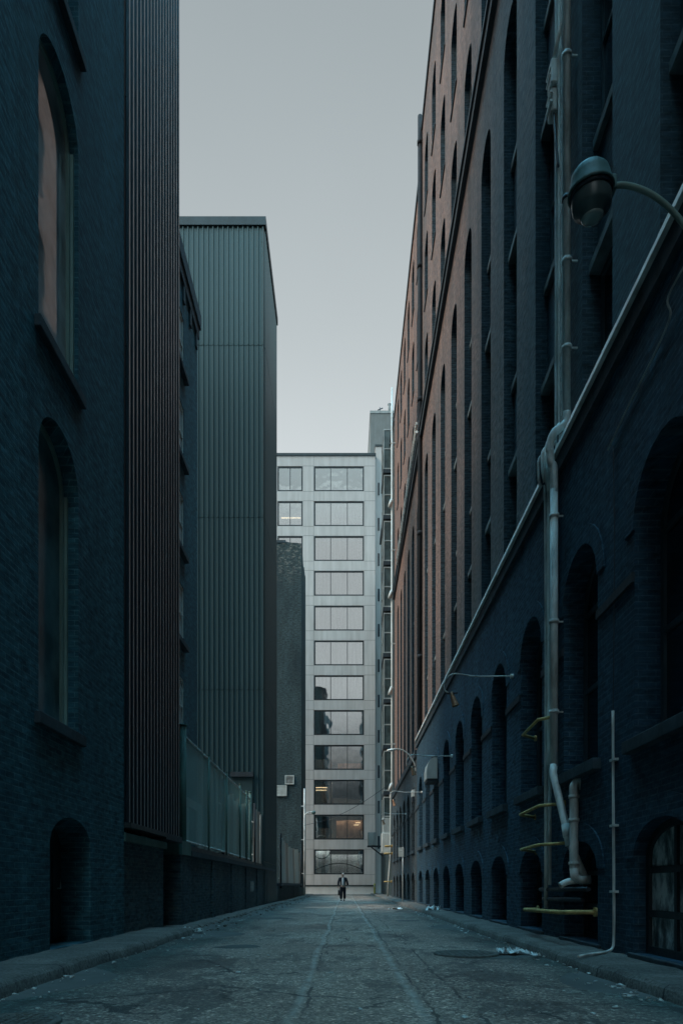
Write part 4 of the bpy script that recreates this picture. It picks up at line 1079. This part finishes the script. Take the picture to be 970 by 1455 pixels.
skin_mesh('shirt', [(0, -.075, .96, .085, .085), (0, -.085, 1.15, .085, .08), (0, -.07, 1.34, .075, .07), (0, -.03, 1.47, .058, .055)], [(0, 1), (1, 2), (2, 3)], 'shirt')
skin_mesh('trousers', [(0, 0, .95, .15, .115), (-.09, -.02, .84, .12), (-.11, -.115, .48, .098), (-.115, -.09, .12, .085), (.09, .02, .84, .12), (.10, .05, .48, .098), (.10, .21, .15, .085)], [(0, 1), (1, 2), (2, 3), (0, 4), (4, 5), (5, 6)], 'suit')
for v in ([(-.10, -.08, .07, .055, .05), (-.10, -.19, .05, .05, .04), (-.10, -.26, .035, .04, .03)], [(.08, .21, .10, .055, .05), (.08, .12, .05, .05, .04), (.08, .07, .03, .04, .03)]):
    skin_mesh('shoe', v, [(0, 1), (1, 2)], 'leather')
skin_mesh('hair', [(0, -.005, 1.64, .075, .06), (0, -.02, 1.71, .07, .075), (0, -.05, 1.735, .05, .05)], [(0, 1), (1, 2)], 'hair')
# face: eyes, nose, mouth, ears and fingers as small shapes on the body
fb = MB()
for s in (-1, 1): bmesh.ops.create_icosphere(fb.bm, subdivisions=1, radius=.011, matrix=Matrix.Translation((s * .03, -.128, 1.635)))
fb.box(-.025, .025, -.133, -.12, 1.568, 1.574); fe = fb.build('face_marks', 'leather', man.o)
fb = MB(); bmesh.ops.create_cone(fb.bm, segments=6, radius1=.016, radius2=.006, depth=.045, cap_ends=True, matrix=Matrix.Translation((0, -.137, 1.607)))
fb.build('nose', 'skin', man.o)
for s in (-1, 1):
    fb = MB(); bmesh.ops.create_icosphere(fb.bm, subdivisions=1, radius=.024, matrix=Matrix.Translation((s * .078, -.03, 1.615)) @ Matrix.Diagonal((.5, .8, 1.3, 1))); fb.build('ear', 'skin', man.o)
for cx, cy, cz in ((-.265, -.04, .79), (.30, -.085, .81)):
    sg = 1 if cx < 0 else -1
    for k in range(4):
        fb = MB(); y = cy - .028 + .019 * k; L = (.06, .07, .066, .052)[k]
        fb.tube([(cx, y, cz), (cx + sg * .005, y, cz - L * .5), (cx + sg * .022, y, cz - L * .85), (cx + sg * .04, y, cz - L * .8)], [.009, .0085, .008, .006], 8); fb.build('finger', 'skin', man.o)
    fb = MB(); fb.tube([(cx + sg * .005, cy - .035, cz + .03), (cx + sg * .02, cy - .05, cz), (cx + sg * .03, cy - .045, cz - .03)], [.011, .010, .007], 8); fb.build('thumb', 'skin', man.o)
bag = Thing('briefcase', 'black soft briefcase carried by the walking man', 'bag', (PX - .26, PYY - .04, .35))
b = MB(); pts = [(-.17, .36), (.17, .36), (.19, .40), (.16, .66), (.10, .69), (-.10, .69), (-.16, .66), (-.19, .40)]
b.poly([(PX - .25 + .045, PYY - .04 + p, q) for p, q in pts]); b.poly([(PX - .25 - .055, PYY - .04 + p, q) for p, q in pts])
for k in range(len(pts)):
    a, c = pts[k], pts[(k + 1) % len(pts)]
    b.quad((PX - .205, PYY - .04 + a[0], a[1]), (PX - .205, PYY - .04 + c[0], c[1]), (PX - .305, PYY - .04 + c[0], c[1]), (PX - .305, PYY - .04 + a[0], a[1]))
bag.part('case', b, 'leather', bevel=.02)
b = MB(); b.tube(smooth_path([(PX - .25, PYY - .12, .68), (PX - .25, PYY - .09, .74), (PX - .25, PYY + .01, .74), (PX - .25, PYY + .04, .68)]), .011, 8); bag.part('handle', b, 'leather')

# ------------------------------------------------------------------ camera, sky and sun
cam = bpy.data.cameras.new('Camera'); co = bpy.data.objects.new('Camera', cam); COL.objects.link(co)
co.location = (0, 0, 1.0); co.rotation_euler = (R(90), 0, 0)
cam.sensor_fit = 'HORIZONTAL'; cam.sensor_width = 24; cam.lens = 24 * 1000 / 970
cam.shift_x = -5 / 970; cam.shift_y = (1258 - 727.5) / 970
cam.clip_end = 2000; cam.clip_start = .05
S.camera = co

SUN_EL, SUN_AZ = 44, 250     # degrees; azimuth clockwise from +y: behind the camera to the left
w = bpy.data.worlds.new('World'); S.world = w; w.use_nodes = True
t = w.node_tree; t.nodes.clear()
out = node(t, 'ShaderNodeOutputWorld'); bg = node(t, 'ShaderNodeBackground'); bg.inputs[1].default_value = .10
sky = node(t, 'ShaderNodeTexSky', sky_type='NISHITA'); sky.sun_disc = False
sky.sun_elevation = R(SUN_EL); sky.sun_rotation = R(SUN_AZ); sky.dust_density = 3; sky.ozone_density = 2
tc = node(t, 'ShaderNodeTexCoord'); sp = node(t, 'ShaderNodeSeparateXYZ'); t.links.new(tc.outputs['Generated'], sp.inputs[0])
# overcast: pale towards the horizon, bluer overhead, faint cloud mottling
cloud = ramp(t, sp.outputs[2], [(0.0, (5.0, 5.35, 5.4)), (.5, (4.9, 5.3, 5.4)), (.62, (3.9, 4.3, 4.4)), (.78, (2.9, 3.3, 3.42))])
def sstep(x, a, b):
    m = node(t, 'ShaderNodeMapRange', interpolation_type='SMOOTHSTEP'); t.links.new(x, m.inputs[0])
    m.inputs[1].default_value = a; m.inputs[2].default_value = b; return m.outputs[0]
over = sstep(sp.outputs[2], .80, .93)
back = math_(t, 'MULTIPLY', sstep(sp.outputs[1], .0, -.25), sstep(sp.outputs[2], .42, .65))
low = math_(t, 'MULTIPLY', sstep(sp.outputs[1], .1, -.3), sstep(sp.outputs[2], .28, .12))
cloud = mixc(t, cloud, (.25, .33, .36), low)  # unseen low sky behind the camera, darkened for the window reflections
cloud = mixc(t, cloud, (9.0, 12.5, 13.2), back)  # unseen sky behind the camera, brightened to light the lane
cloud = mixc(t, cloud, (9.0, 31.0, 46.0), over)  # unseen bright teal zenith, added to tint the shaded walls
cn = noise(t, tc.outputs['Generated'], 1.6, 4, .5)
cloud = mixc(t, cloud, ramp(t, cn, [(.3, (.95, .95, .95)), (.7, (1.05, 1.05, 1.05))]), 1.0, 'MULTIPLY')
col = mixc(t, sky.outputs[0], cloud, .95)
t.links.new(col, bg.inputs[0]); t.links.new(bg.outputs[0], out.inputs[0])
sun = bpy.data.lights.new('Sun', 'SUN'); so = bpy.data.objects.new('Sun', sun); COL.objects.link(so)
sun.energy = 2.0; sun.angle = R(24); sun.color = (1.0, .86, .72)
d = Vector((math.sin(R(SUN_AZ)) * math.cos(R(SUN_EL)), math.cos(R(SUN_AZ)) * math.cos(R(SUN_EL)), math.sin(R(SUN_EL))))
so.rotation_euler = d.to_track_quat('Z', 'Y').to_euler(); so.location = d * 80

S.view_settings.view_transform = 'Standard'; S.view_settings.look = 'None'
S.view_settings.exposure = .4; S.view_settings.gamma = 1; S.view_settings.use_curve_mapping = False
S.render.engine = 'CYCLES'
cy = S.cycles
cy.max_bounces = 8; cy.diffuse_bounces = 5; cy.glossy_bounces = 3; cy.transparent_max_bounces = 12; cy.transmission_bounces = 4
cy.use_denoising = True; cy.caustics_reflective = False; cy.caustics_refractive = False
cy.sample_clamp_indirect = 6
